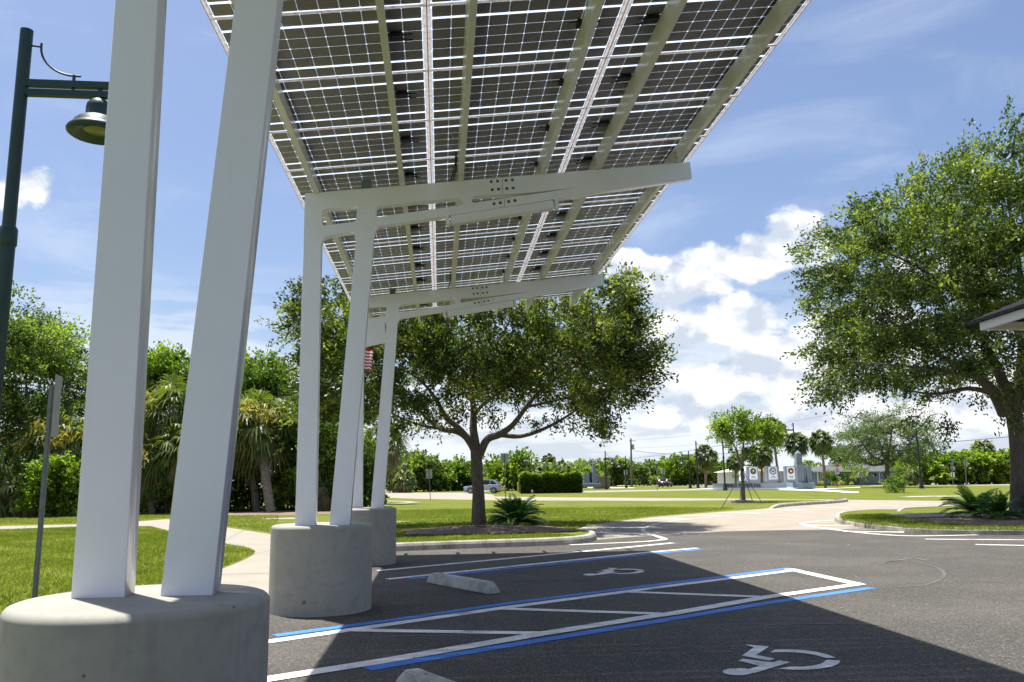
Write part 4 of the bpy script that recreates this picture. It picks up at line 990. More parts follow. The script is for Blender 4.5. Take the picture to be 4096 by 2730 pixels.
bush('broadleaf_tree', 60, 1190, [(20,730,75,50),(60,760,90,60),(105,790,70,50),(20,820,90,60),(130,840,60,40),(80,860,90,60),(-40,780,80,80),(-40,900,80,80),(60,940,110,60),(165,870,36,36),(150,920,60,50),(20,1000,80,50),(150,830,40,30),(175,840,22,20)], 52000, .19, 'deep_leaf', 41, 'tall dark leafy tree behind the fan palm at the left edge', group=GT, depth=3.2, Yf=47, tw=80, per=16, twig=.7, hollow=.4, wid=.55)
bush('broadleaf_tree', 390, 1185, [(400,845,50,35),(430,830,35,30),(360,850,36,32),(350,900,50,40),(425,890,60,45),(330,960,30,60),(460,930,50,50),(410,820,24,18)], 22000, .22, 'bright_leaf', 43, 'leafy green tree seen between the two nearest posts', group=GT, depth=2.4, Yf=50, tw=30, per=14, twig=.6, hollow=.42, wid=.6, bias=-.10)
bush('broadleaf_tree', 580, 1180, [(570,850,50,30),(610,850,45,32),(640,880,40,35),(590,900,60,40),(540,870,35,35),(560,835,24,20),(655,900,30,40),(660,960,40,50),(700,1000,40,60)], 22000, .21, 'bright_leaf', 44, 'bushy green tree above the shaggy palm right of the second post', group=GT, depth=2.4, Yf=50, tw=30, per=14, twig=.6, hollow=.42, wid=.6, bias=-.10)
bush('broadleaf_tree', 740, 1178, [(735,1010,60,60),(700,950,50,50),(760,960,60,50),(760,1060,50,50),(700,1060,36,50),(800,1040,50,50),(820,960,40,40),(660,1010,30,50)], 24000, .19, 'deep_leaf', 45, 'dark shrubby tree seen between the posts of the middle frame', group=GT, depth=2.0, Yf=47, tw=30, per=14, twig=.6, hollow=.42, bias=.05)
bush('leafy_shrub', 140, 1185, [(140,1080,45,30),(120,1120,50,35),(160,1130,40,35),(165,1075,26,26),(100,1150,50,25),(155,1165,40,18)], 12000, .17, 'bright_leaf', 46, 'bright green leafy shrub left of the nearest post', 'shrub', GT, 1.3, Yf=43, tw=20, per=10, twig=.4, hollow=.45, wid=.6, bias=.05)
bush('leafy_shrub', 350, 1182, [(345,1150,34,26),(420,1160,40,24),(330,1170,30,12),(390,1130,30,30)], 7000, .15, 'deep_leaf', 47, 'low dark shrub between the two nearest posts', 'shrub', GT, 1.0, Yf=45.5, tw=10, per=10, twig=.35, hollow=.45)
bush('leafy_shrub', 690, 1172, [(655,1130,24,30),(720,1152,30,16),(735,1155,16,12),(680,1100,24,30)], 6000, .15, 'bright_leaf', 48, 'small bright shrub behind the middle frame left post', 'shrub', GT, .8, Yf=46.5, tw=10, per=10, twig=.35, hollow=.45)
# dense dark undergrowth closing the thicket
rng = np.random.default_rng(50); V = []
n = 60000; xx = rng.uniform(-45, -3.2, n); yy = 50.5 + rng.normal(0, 1.3, n) - .08 * (xx + 20) ; hh = 3.6 + 1.2 * np.sin(xx * 1.1) + .6 * np.sin(xx * 2.9); zz = rng.uniform(0, 1, n) ** .8 * hh * np.where(xx > -6, .75, 1)
V = leaf_quads(rng, np.c_[xx, yy, zz], rng.normal(0, 1, (n, 3)), .30, .6)
tag(quads_mesh('undergrowth', V, np.clip(rng.beta(1.6, 4, n), 0, 1), 'deep_leaf'), kind='stuff')
GP = 'sabal palms of the thicket on the left'
def pl(x, y, Y): return at(x, y, Y)
palm(Vector((pl(130,1180,44.5).x,44.5,0)), pl(132,1010,44.5), 2.3, 61, 'shaggy fan palm with yellow flower sprays behind the bare sign post', GP, flowers=5, dead=7, tr=.2, nf=60, lowa=-.9)
palm(Vector((pl(20,1180,43.5).x,43.5,0)), pl(18,1100,43.5), 2.1, 62, 'low fan palm at the left edge of the thicket', GP, dead=7, tr=.2, nf=30, lowa=-.6)
palm(Vector((pl(75,1180,43).x,43,0)), pl(78,1140,43), 1.2, 63, 'lowest fan palm, on the grass edge left of the sign post', GP, dead=4, tr=.15, nf=24, lowa=-.4)
palm(Vector((pl(385,1180,46).x,46,0)), pl(400,935,46), 2.4, 64, 'highest fan palm between the two nearest posts', GP, flowers=2, dead=9, tr=.2, nf=58, lowa=-.9)
palm(Vector((pl(350,1180,45).x,45,0)), pl(335,1040,45), 2.1, 65, 'middle fan palm between the two nearest posts', GP, flowers=1, dead=9, tr=.2, nf=50, lowa=-.9)
palm(Vector((pl(425,1180,44.5).x,44.5,0)), pl(428,1015,44.5), 2.0, 66, 'fan palm half hidden by the second post', GP, dead=9, tr=.2, nf=48, lowa=-.9)
palm(gp(622,1178), pl(598,965,46), 2.5, 67, 'shaggy fan palm with a criss-cross bark trunk right of the second post', GP, flowers=3, dead=14, tr=.24, nf=62, lowa=-.9)
palm(Vector((pl(590,1176,47).x,47,0)), pl(560,1000,47.3), 2.1, 68, 'fan palm behind the criss-cross trunk', GP, dead=12, tr=.22, nf=48, lowa=-.9)
palm(Vector((pl(740,1165,46).x,46,0)), pl(735,1120,46), 1.1, 69, 'low brown-skirted palm between the middle frame posts', GP, dead=26, tr=.25, nf=8, lowa=.1)
palm(Vector((pl(866,1150,57).x,57,0)), pl(880,1010,57), 2.1, 70, 'fan palm with a hanging skirt behind the farthest frame', GP, dead=16, tr=.17, nf=46, lowa=-.9)

# mid-distance woods on the far side of the road: separate trees
GM = 'trees of the woods beyond the road'
spec = [('dark round tree rising above the palms beyond the road', 'deep_leaf', 955, 1122, 135, [(955,1068,38,30),(925,1085,32,28),(985,1090,34,28),(955,1050,22,14),(1000,1105,25,20)], 9000, .55),
 ('bright green shrubby tree left of the oak trunk', 'bright_leaf', 1040, 1122, 140, [(1030,1090,45,26),(1065,1085,36,24),(1010,1105,40,20),(1060,1110,50,14)], 9000, .5),
 ('light green tree right of the oak trunk', 'bright_leaf', 1165, 1122, 132, [(1150,1085,40,30),(1185,1068,30,26),(1170,1100,50,22),(1195,1055,16,10)], 9000, .5),
 ('grey-green shrubby tree above the left part of the clipped hedge', 'grey_leaf', 1240, 1116, 150, [(1215,1085,36,18),(1260,1090,40,16),(1240,1100,60,14)], 7000, .5),
 ('low mixed tree above the right part of the clipped hedge', 'deep_leaf', 1310, 1114, 185, [(1290,1085,34,14),(1320,1080,24,14),(1340,1090,30,16)], 6000, .6),
 ('airy grey-green tree behind the obelisk on the left', 'grey_leaf', 1372, 1116, 200, [(1355,1072,26,14),(1385,1075,24,16),(1370,1090,36,18)], 6500, .55),
 ('tree with a round crown left of the utility pole', 'deep_leaf', 1415, 1117, 195, [(1415,1075,32,20),(1440,1080,24,20),(1400,1092,32,18)], 8000, .6),
 ('wide olive-green tree right of the utility pole', 'grey_leaf', 1495, 1116, 200, [(1480,1085,40,20),(1520,1090,40,20),(1530,1068,16,10),(1500,1102,60,12)], 9000, .6),
 ('bright green tree left of the lone roadside palm', 'bright_leaf', 1575, 1116, 185, [(1560,1075,40,26),(1590,1068,36,22),(1560,1100,60,14),(1600,1095,30,16)], 11000, .6),
 ('yellow-green tree behind the lone roadside palm', 'bright_leaf', 1650, 1116, 180, [(1640,1082,36,22),(1665,1090,30,18),(1690,1098,26,14)], 9000, .55),
 ('dark tree peeping over the blue house', 'deep_leaf', 1865, 1112, 230, [(1850,1082,22,16),(1868,1076,20,14)], 3500, .6),
 ('yellow-green small tree in front of the blue house', 'bright_leaf', 1935, 1114, 140, [(1940,1080,24,14),(1930,1095,16,10)], 2500, .35),
 ('tree left behind the stop sign', 'grey_leaf', 1945, 1112, 185, [(1935,1048,26,22),(1960,1060,30,20)], 5000, .55),
 ('dark green tree right of the blue house', 'bright_leaf', 2075, 1112, 165, [(2070,1062,32,18),(2095,1075,30,18)], 6000, .5)]
for i, (lb, lf, x, yb, Y, lo, n, s) in enumerate(spec):
    bush('broadleaf_tree', x, yb, lo, n, s, lf, 80 + i, lb, 'tree', GM, depth=4 if Y > 120 else 2, Yf=Y, tw=6, twr=.03, per=12, twig=1.2, hollow=.45, wid=.7, stem=.22, bias=-.02)
GF = 'palms of the woods beyond the road'
for i, (x, y, r, Y, lb) in enumerate([(905, 1090, 2.2, 125, 'leftmost fan palm of the woods, beside the farthest frame'), (880, 1085, 2.0, 127, 'fan palm of the woods partly behind the farthest post'), (930, 1098, 2.0, 122, 'fan palm right of the white lantern roof'),
        (1065, 1078, 2.6, 140, 'fan palm just left of the oak trunk'), (1030, 1085, 2.2, 142, 'fan palm second left of the oak trunk'), (1225, 1085, 2.2, 142, 'fan palm right of the sign by the oak'), (1290, 1078, 2.4, 160, 'fan palm above the clipped hedge')]):
    palm(Vector((at(x, 1120, Y).x, Y, 0)), at(x, y, Y), r, 100 + i, lb, GF, nf=44, ns=10, dead=10, tr=.25, boots=False, lowa=-.9, wseg=2.4)
# long far wood behind everything
rng = np.random.default_rng(51); Vs = []; Ts = []
for (xa, xb, Y, h0, n, s) in [(760, 1340, 168, 5.0, 34000, .75), (1330, 1720, 235, 6.6, 30000, 1.0), (1840, 2110, 290, 6.5, 9000, 1.1)]:
    xx = rng.uniform(xa, xb, n); X = np.array([at(q, 1100, Y).x for q in (xa, xb)]); wx = X[0] + (xx - xa) / (xb - xa) * (X[1] - X[0])
    hh = h0 * (.78 + .22 * np.sin(wx * .21) + .14 * np.sin(wx * .53 + 1) + .10 * np.sin(wx * 1.3))
    zz = rng.uniform(0, 1, n) ** .7 * hh; yy = Y + rng.normal(0, 2.5, n) + 2 * np.sin(wx * .4)
    Vs.append(leaf_quads(rng, np.c_[wx, yy, zz], rng.normal(0, 1, (n, 3)), s, .75)); Ts.append(np.clip(rng.beta(2.6, 2.6, n) + .18 * np.sin(wx * .35), 0, 1))
tag(quads_mesh('far_woods', np.concatenate(Vs), np.concatenate(Ts), 'bright_leaf'), kind='stuff')
# small saplings along the far footpath
for i, (x, yb, h, lb) in enumerate([(903, 1127, 20, 'sapling left of the white sign back'), (1010, 1126, 24, 'sapling between the sign back and the silver car'), (1037, 1128, 16, 'shortest sapling beside the silver car bonnet'), (1056, 1126, 36, 'tallest sapling just behind the silver car bonnet')]):
    p = gp(x, yb); bush('sapling', x, yb, [(x, yb - h * .55, h * .42, h * .3), (x, yb - h * .85, h * .25, h * .2)], 900, .2, 'grey_leaf' if i != 1 else 'bright_leaf', 130 + i, lb, 'sapling', 'saplings along the far footpath', depth=.7, tw=4, twr=.02, per=8, twig=.5, stem=.05)
p = gp(2057, 1133); bush('sapling', 2057, 1133, [(2057,1105,16,16),(2060,1085,12,14),(2052,1120,14,10),(2058,1129,12,6)], 4200, .13, 'bright_leaf', 137, 'bushy small tree on the lawn in front of the blue house', 'sapling', depth=.9, tw=14, twr=.012, per=10, twig=.35, stem=.05)
# grey-green spreading tree on the right lawn
bush('acacia_tree', 2037, 1118, [(1970,1000,40,30),(2010,970,45,30),(2050,985,50,36),(2100,1000,44,34),(1960,1035,34,22),(2010,1025,50,30),(2070,1035,55,28),(2125,1020,30,26),(1945,1010,24,20),(2030,950,40,20),(2090,960,30,16),(2010,1055,40,14),(2065,1060,40,14),(2130,985,20,16)], 30000, .22, 'grey_leaf', 140,
     'spreading grey-green tree on the lawn before the blue house', 'tree', depth=5, Yf=104, tw=90, twr=.022, per=12, twig=1.0, hollow=.45, stem=.34, bias=-.06)
# sea-grape mass on the right
Y = 128
for i, (xc, lb) in enumerate([(2150, 'rounded bright green sea-grape thicket behind the street signs'), (2230, 'bright green sea-grape thicket under the small palm'), (2300, 'bright green sea-grape thicket left of the right oak trunk'), (2390, 'bright green sea-grape thicket right of the right oak trunk')]):
    bush('sea_grape', xc, 1111, [(xc-26,1074,34,26),(xc+16,1066 if i != 2 else 1062,38,26),(xc,1095,50,18),(xc+36,1082,28,26),(xc-4,1056,22,14)], 17000, .42, 'bright_leaf', 150 + i, lb, 'shrub', 'sea-grape thickets across the street', depth=3, Yf=Y, tw=6, per=10, twig=.8, hollow=.4, wid=.85, stem=.12, bias=.08)
palm(Vector((at(2255, 1110, 132).x, 132, 0)), at(2258, 1030, 132), 2.4, 160, 'small palm crown rising out of the sea-grape thicket', 'roadside palms', nf=46, ns=11, dead=4, tr=.2, boots=False, wseg=2.4)
palm(Vector((at(2090, 1112, 120).x, 120, 0)), at(2092, 1085, 120), 1.9, 161, 'low brown-skirted palm at the corner of the blue house', 'roadside palms', nf=24, ns=10, dead=16, tr=.2, boots=False, lowa=-.7, wseg=1.5)
# roadside palms in the open
GR = 'roadside palms'
for i, (xb, yb, xt, yt_, r, Y, lb) in enumerate([(1622, 1118, 1621, 1043, 2.05, 118, 'lone stout palm left of the memorial'), (1750, 1112, 1748, 1040, 2.3, 122, 'palm with a shaggy crown behind the memorial tablets'), (1792, 1112, 1776, 985, 2.35, 118, 'tallest leaning palm behind the young tree'),
        (1834, 1112, 1830, 1014, 2.15, 122, 'palm right behind the obelisk'), (1897, 1121, 1886, 1010, 1.95, 108, 'slender leaning palm right of the obelisk'), (1690, 1112, 1689, 1058, 1.8, 140, 'distant palm left of the young tree'), (1263, 1112, 1261, 1056, 2.1, 205, 'distant palm standing above the clipped hedge')]):
    Yb = Y; base = Vector((at(xb, yb, Y).x, Y, 0))
    palm(base, at(xt, yt_, Y), r, 170 + i, lb, GR, nf=64, ns=12, dead=6, tr=.17 if i else .2, boots=False, lowa=-.92, wseg=2.3 if Y < 150 else 4.0)
# clipped hedge
hp = [gp(1196, 1131), gp(1334, 1133)]; hp[0].y = 98; hp[1].y = 97
hA = at(1193, 1120, 98); hB = at(1336, 1120, 96); ht = at(1260, 1090, 97).z
rng = np.random.default_rng(60); n = 30000
hd = empty('clipped_hedge', ((hA.x + hB.x) / 2, 97, 0), 'long clipped dark green hedge, lighter towards the top, on the lawn', 'hedge')
u = rng.uniform(0, 1, n); zz = rng.uniform(0, 1, n) ** .8; dpt = rng.uniform(-1, 1, n) * 1.2
xx = hA.x + (hB.x - hA.x) * u; top = ht + .12 * np.sin(xx * 2.1) + .08 * np.sin(xx * 5.3)
front = rng.uniform(0, 1, n) < .6; dpt = np.where(front, -1.2 + np.abs(rng.normal(0, .15, n)), dpt)
P = np.c_[xx, 97 + dpt, zz * top]; tint = np.clip(.30 + .75 * np.clip(zz - .60, 0, 1) / .40 * rng.uniform(.3, 1, n) + rng.normal(0, .15, n) + (rng.uniform(0, 1, n) < .06) * .4, 0, 1)  # leaf tint gets lighter in the upper part, plus random light leaves
quads_mesh('foliage', leaf_quads(rng, P, rng.normal(0, 1, (n, 3)) + np.array([0, -.5, .8]), .28, .6), tint, 'hedge_leaf', hd)
# cycads
cycad(gp(1175, 1213, .05) + Vector((.15, .3, 0)), 1.05, 190, 'dark green cycad beside the oak trunk on the turf', nf=95)
cycad(gp(2245, 1192, .165), 1.15, 191, 'large cycad on the kerbed island left of the right oak', nf=60)
cycad(gp(2300, 1197, .165), .8, 192, 'smaller cycad at the foot of the right oak', nf=44)
cycad(gp(2400, 1190, .165), .9, 193, 'cycad reaching in from the right edge past the oak trunk', nf=40)

# ================================================================ STREET FURNITURE
def lamp(base, top_z, arm_dir, arm, label, sc_=1.0, m='dark_metal', group='street lamps along the park road', pr=.07, parts=True, basecap=True):
    """pole with a short double arm and a bell shade hanging from it"""
    t = empty('street_lamp', base, label, 'street lamp', group); b = MB(); base = Vector(base); A = Vector(arm_dir).normalized()
    b.tube([base, base + Vector((0, 0, top_z * .62))], pr * 1.15, 14); b.tube([base + Vector((0, 0, top_z * .615)), base + Vector((0, 0, top_z))], pr * .95, 14)
    b.lathe(base + Vector((0, 0, top_z * .60)), [(pr * 1.16, 0), (pr * 1.3, .02), (pr * 1.3, .22 * sc_), (pr * 1.0, .26 * sc_)], 16)
    b.build('pole', m, t)
    if basecap:
        b = MB(); b.lathe(base, [(pr * 3.0, 0), (pr * 3.0, .25), (pr * 2.2, .38), (pr * 2.2, .55), (pr * 1.5, .75), (pr * 1.2, .95)], 14); b.build('base', m, t)
    za = top_z - .72 * sc_; b = MB(); c0 = base + A * (arm / 2 + pr * .4)
    Z = Vector((0, 0, 1)); Yv = Z.cross(A)
    for dz in (0, -.125 * sc_): b.box(c0 + Z * (za + dz), (arm, .075 * sc_, .085 * sc_), X=A, Y=Yv, Z=Z)
    b.tube([base + A * (arm - .12 * sc_) + Z * (za + .0), base + A * (arm - .12 * sc_) + Z * (za - .20 * sc_)], .03 * sc_, 8)
    b.tube([base + A * (arm * .58) + Z * (za - .12 * sc_), base + A * (arm * .58) + Z * (za + .13 * sc_)], .02 * sc_, 8)
    b.build('arm', m, t)
    b = MB(); P0 = base + A * (pr + .11 * sc_) + Z * (top_z - .22 * sc_); P1 = base + A * (arm * .60) + Z * (za + .12 * sc_); pts = []
    for i in range(11):
        a = i / 10 * math.pi / 2; pts.append(Vector((0, 0, 0)) + A * ((P0.x * A.x + P0.y * A.y) * 0) + P0 + (P1 - P0).dot(A) * A * (1 - math.cos(a)) + Z * (P1.z - P0.z) * math.sin(a))
    b.tube([P0 + Z * .05] + pts + [P1 + A * .06], .014 * sc_, 6); b.tube([base + Z * (top_z - .20 * sc_), P0], .014 * sc_, 6); b.build('scroll_brace', m, t)
    s = sc_; c_ = base + A * (arm - .12 * s) + Z * (za - .17 * s); b = MB()
    b.lathe(c_, [(.0, 0), (.05 * s, -.005 * s), (.10 * s, -.04 * s), (.135 * s, -.09 * s), (.145 * s, -.14 * s), (.145 * s, -.25 * s), (.16 * s, -.262 * s), (.22 * s, -.29 * s), (.27 * s, -.335 * s), (.292 * s, -.385 * s), (.30 * s, -.395 * s), (.335 * s, -.42 * s), (.35 * s, -.45 * s), (.345 * s, -.475 * s), (.31 * s, -.50 * s), (.29 * s, -.49 * s), (.20 * s, -.43 * s), (.0, -.43 * s)], 40)
    sh = b.build('lamp_shade', m, t)
    b = MB(); b.lathe(c_, [(.155 * s, -.436 * s), (.14 * s, -.445 * s), (.0, -.45 * s)], 24); b.build('lens', 'lens_glass', sh)
    return t
q = at(62, 70, 10.2); lamp((q.x, q.y, 0), q.z, (1, .02, 0), 1.06, 'dark green street lamp with a bell shade beside the nearest post', 1.0, 'green_metal', pr=.080, basecap=False)
for i, (x, yb, yt_, s, Y, lb) in enumerate([(1393, 1118, 1037, 1, 128, 'street lamp left of the utility pole with its bell to the right'), (1439, 1117, 1048, -1, 150, 'street lamp beside the utility pole with its bell to the left'), (1294, 1112, 1058, -1, 190, 'distant street lamp above the right end of the hedge'),
        (1586, 1117, 1037, -1, 130, 'street lamp left of the lone stout palm'), (1604, 1119, 1014, 1, 112, 'tall street lamp standing beside the lone stout palm')]):
    p = at(x, yb, Y); T_ = at(x, yt_, Y); lamp((p.x, Y, 0), T_.z, (s, .1, 0), 1.3, lb, 1.5, pr=.09)
for i, (x, yb, yt_, s, Y, m_, lb) in enumerate([(1660, 1112, 1008, 1, 98, 'green_metal', 'green street lamp left of the young tree crown'), (1822, 1113, 972, -1, 112, 'green_metal', 'green street lamp behind the obelisk palm'), (2105, 1118, 985, -1, 92, 'dark_metal', 'black street lamp with a moulded foot on the right lawn')]):
    p = at(x + 8, yb, Y); T_ = at(x, yt_, Y); lamp((T_.x, Y, 0), T_.z, (s, .1, 0), 1.2, lb, 1.3, m_, pr=.09)

def channel_post(p, top, label, back=None, name='sign_post', group=None, w=.055, plate=None, face='sign_back', lean=0.0):
    t = empty(name, p, label, 'sign', group); b = MB(); p = Vector(p); h = top
    b.box(p + Vector((0, 0, h / 2)), (w, .012, h)); b.box(p + Vector((w / 2, -.012, h / 2)), (.008, .03, h)); b.box(p + Vector((-w / 2, -.012, h / 2)), (.008, .03, h)); b.build('post', 'galvanised', t)
    return t
# bare-backed sign close on the left, seen almost edge on
q = at(130, 870, 10.0); bs = gp(88, 1362); pz = q.z
t = empty('sign_post', (q.x - .02, 10.0, 0), 'grey galvanised sign post with its sign seen edge on, left of the nearest post', 'sign')
b = MB(); X0 = q.x - .045; b.box((X0, 10, pz / 2 - .04), (.052, .030, pz - .08)); b.box((X0 + .018, 9.983, pz / 2 - .04), (.004, .006, pz - .08), mi=1); b.build('post', ['galvanised', 'groove'], t)
b = MB(); a = R(100); b.box((X0 + .045, 10.06, pz - .32), (.30, .004, .72), rz=a); b.build('sign_plate', 'sign_back', t, bevel=.002)
b = MB()
for dz in (-.10, -.62): b.tube([(X0 - .035, 9.99, pz + dz), (X0 + .03, 9.99, pz + dz)], .006, 6)
b.build('bolts', 'rust', t)
def plate_sign(x, yb, xt, yt_, Y, wpx, hpx, label, mback='sign_back', lean=True, rz=.12, group='signs seen from behind'):
    p = Vector((at(x, yb, Y).x, Y, 0)); T_ = at(xt, yt_, Y); s = Y / FPX; t = empty('road_sign', p, label, 'sign', group)
    b = MB(); d = (T_ - p); b.tube([p, p + d], .028 * max(1, Y / 60), 6); b.build('post', 'galvanised', t)
    b = MB(); b.box(T_ + Vector((0, .05, -hpx * s / 2)), (wpx * s, .012, hpx * s), rz=rz); b.build('sign_plate', mback, t, bevel=.004)
    return t
plate_sign(989, 1148, 986, 1080, 70, 14, 19.5, 'small pale sign seen from behind in front of the woods')
plate_sign(1162, 1160, 1159, 1042, 50, 18, 21, 'grey sign seen from behind just right of the oak trunk')
plate_sign(1510, 1119, 1509, 1079, 110, 5, 13, 'narrow sign edge-on beside the street lane', rz=.9)
plate_sign(2220, 1109, 2218, 1056, 118, 9, 17, 'tall sign seen from behind in front of the sea-grape')
for (x, yb, yt_, Y, lb) in [(1437, 1113, 1081, 150, 'white speed limit sign beside the utility pole'), (1524, 1112, 1080, 150, 'white speed limit sign beside the dark parked car')]:
    t = plate_sign(x, yb, x, yt_, Y, 7, 10, lb, 'sign_white', rz=0, group='speed limit signs'); s = Y / FPX; c_ = at(x, yt_ + 6, Y)
    text(t, 'lettering', '25', 5.5 * s, (c_.x, Y + .02, c_.z), (1, 0, 0), (0, 0, 1), 'letter_dark', .02); text(t, 'lettering', 'SPEED', 1.6 * s, (c_.x, Y + .02, c_.z + 3.6 * s), (1, 0, 0), (0, 0, 1), 'letter_dark', .02)

def octagon(b, c_, r, mi=0, y0=-.03, th=.02, n=8):
    pts = [(r * math.cos(math.pi / 8 + k * math.pi / 4), r * math.sin(math.pi / 8 + k * math.pi / 4)) for k in range(n)]
    b.prism(pts, lambda q: Vector((c_[0] + q[0], c_[1] + y0, c_[2] + q[1])), lambda q: Vector((c_[0] + q[0], c_[1] + y0 + th, c_[2] + q[1])), mi)
    b.f[-n - 2:] = [list(reversed(f)) for f in b.f[-n - 2:]]
Y = 116; s = Y / FPX; P_ = at(1924, 1117, Y); t = empty('stop_sign', (P_.x, Y, 0), 'red stop sign stacked with street name and crossing plates beside the blue house', 'sign')
b = MB(); b.tube([(P_.x, Y, 0), (at(1922, 1046, Y).x, Y, at(1922, 1046, Y).z)], .05, 6); b.build('post', 'galvanised', t)
c_ = at(1923.5, 1068, Y); b = MB(); octagon(b, c_, 6.3 * s, 1, -.05, .02); octagon(b, c_, 5.8 * s, 0, -.056, .02); o = b.build('stop_plate', ['sign_red', 'sign_white'], t)
text(t, 'lettering', 'STOP', 4.2 * s, (c_.x, Y - .07, c_.z), (1, 0, 0), (0, 0, 1), 'sign_white', .01)
b = MB(); c_ = at(1923.5, 1083, Y); b.box((c_.x, Y - .06, c_.z), (10 * s, .02, 14 * s)); b.build('crossing_plate', 'sign_white', t)
b = MB(); b.box((c_.x, Y - .08, c_.z + 2.2 * s), (7 * s, .02, 1.2 * s)); b.box((c_.x, Y - .08, c_.z - 1.8 * s), (7 * s, .02, 1.6 * s)); b.box((c_.x, Y - .08, c_.z + 5 * s), (6 * s, .02, .8 * s)); b.build('crossing_marks', 'letter_dark', t)
b = MB(); c_ = at(1923, 1057, Y); b.box((c_.x, Y - .06, c_.z), (9 * s, .02, 4.5 * s)); b.build('arrow_plate', 'letter_dark', t); b = MB(); b.box((c_.x, Y - .08, c_.z), (7 * s, .02, 1.6 * s)); b.build('arrow', 'sign_white', t)
b = MB(); c_ = at(1922, 1046, Y); b.box((c_.x, Y, c_.z), (15 * s, .03, 4.5 * s)); c2 = at(1924, 1051, Y); b.box((c2.x, Y + .08, c2.z), (9 * s, .03, 4 * s), rz=.9); b.build('street_name_plate', 'sign_green', t)
b = MB(); b.box((c_.x, Y - .025, c_.z), (12 * s, .01, 1.3 * s)); b.build('street_name_lettering', 'sign_white', t)
# divided road + orange diamond
Y = 122; s = Y / FPX; P_ = at(1895, 1115, Y); t = empty('divider_sign', (P_.x, Y, 0), 'white lane arrow sign above an orange diamond beside the obelisk palm', 'sign')
b = MB(); b.tube([(P_.x, Y, 0), (P_.x, Y, at(1894, 1076, Y).z)], .05, 6); b.build('post', 'galvanised', t)
c_ = at(1894, 1076.5, Y); b = MB(); b.box((c_.x, Y - .06, c_.z), (7.6 * s, .02, 10.5 * s)); b.build('arrow_plate', 'sign_white', t)
b = MB()
for dx, tx in ((-1.6, -2.2), (1.4, 2.4)): b.tube([(c_.x + dx * s, Y - .08, c_.z - 3 * s), (c_.x + dx * s, Y - .08, c_.z + .5 * s), (c_.x + tx * s, Y - .08, c_.z + 3.5 * s)], .55 * s, 5)
b.build('arrows', 'letter_dark', t)
c_ = at(1895, 1086.5, Y); b = MB(); b.box((c_.x, Y - .06, c_.z), (6 * s, .02, 6 * s), X=Vector((.707, 0, .707)), Y=Vector((0, 1, 0)), Z=Vector((-.707, 0, .707))); b.build('diamond_plate', 'sign_orange', t)
# street signs group right
Y = 118; s = Y / FPX; P_ = at(2190, 1111, Y); t = empty('street_name_sign', (P_.x, Y, 0), 'green street name sign over grey sign backs before the sea-grape', 'sign')
T_ = at(2187, 1058, Y); b = MB(); b.tube([(P_.x, Y, 0), T_], .05, 6); b.build('post', 'galvanised', t)
b = MB(); c_ = at(2187, 1057, Y); b.box(c_, (13.5 * s, .03, 3.6 * s)); c_ = at(2189, 1061, Y); b.box(c_, (8 * s, .03, 3.2 * s), rz=.7); b.build('street_name_plate', 'sign_green', t)
b = MB(); c_ = at(2187, 1057, Y); b.box((c_.x, Y - .025, c_.z), (11 * s, .01, 1.0 * s)); b.build('street_name_lettering', 'sign_white', t)
b = MB(); octagon(b, at(2190, 1076, Y), 6 * s, 0, .05); b.build('stop_plate_back', 'sign_back', t); b = MB(); b.box(at(2190, 1091, Y) + Vector((0, .06, 0)), (9 * s, .02, 12 * s)); b.build('plate_back', 'sign_white', t); b = MB(); b.box(at(2188, 1066, Y) + Vector((0, .06, 0)), (9 * s, .02, 4 * s)); b.build('upper_plate_back', 'sign_back', t)

# hydrants, bollards
def hydrant(p, label, s=1.0, m='yellow_paint', cap='hydrant_green', group=None):
    t = empty('fire_hydrant', p, label, 'fire hydrant', group); b = MB(); p = Vector(p)
    b.lathe(p, [(.19 * s, 0), (.19 * s, .05 * s), (.12 * s, .07 * s), (.12 * s, .52 * s), (.16 * s, .54 * s), (.16 * s, .60 * s), (.13 * s, .62 * s)], 14); b.tube([p + Vector((-.24 * s, 0, .42 * s)), p + Vector((.24 * s, 0, .42 * s))], .07 * s, 10); b.tube([p + Vector((0, 0, .38 * s)), p + Vector((0, -.24 * s, .38 * s))], .09 * s, 10); b.build('barrel', m, t)
    b = MB(); b.lathe(p, [(.15 * s, .62 * s), (.13 * s, .72 * s), (.07 * s, .80 * s), (.03 * s, .82 * s), (.03 * s, .88 * s), (0, .88 * s)], 14); b.build('bonnet', cap, t)
p = at(1159, 1129, 108); hydrant((p.x, 108, 0), 'yellow fire hydrant with a green bonnet behind the silver car', 1.05)
p = at(1223, 1132, 93); hydrant((p.x, 93, 0), 'small grey hydrant at the foot of the hedge', .55, 'sign_back', 'sign_back')
for x, lb in ((1190.5, 'yellow bollard right of the yellow hydrant'), (1146, 'yellow bollard just behind the silver car tail')):
    p = at(x, 1130, 108); b = MB(); b.lathe((p.x, 108, 0), [(.10, 0), (.10, 1.3 if x > 1180 else .8), (.08, 1.36 if x > 1180 else .85), (0, 1.38 if x > 1180 else .86)], 12); tag(b.build('bollard', 'yellow_paint', None, origin=(p.x, 108, 0)), lb, 'bollard', 'yellow bollards')
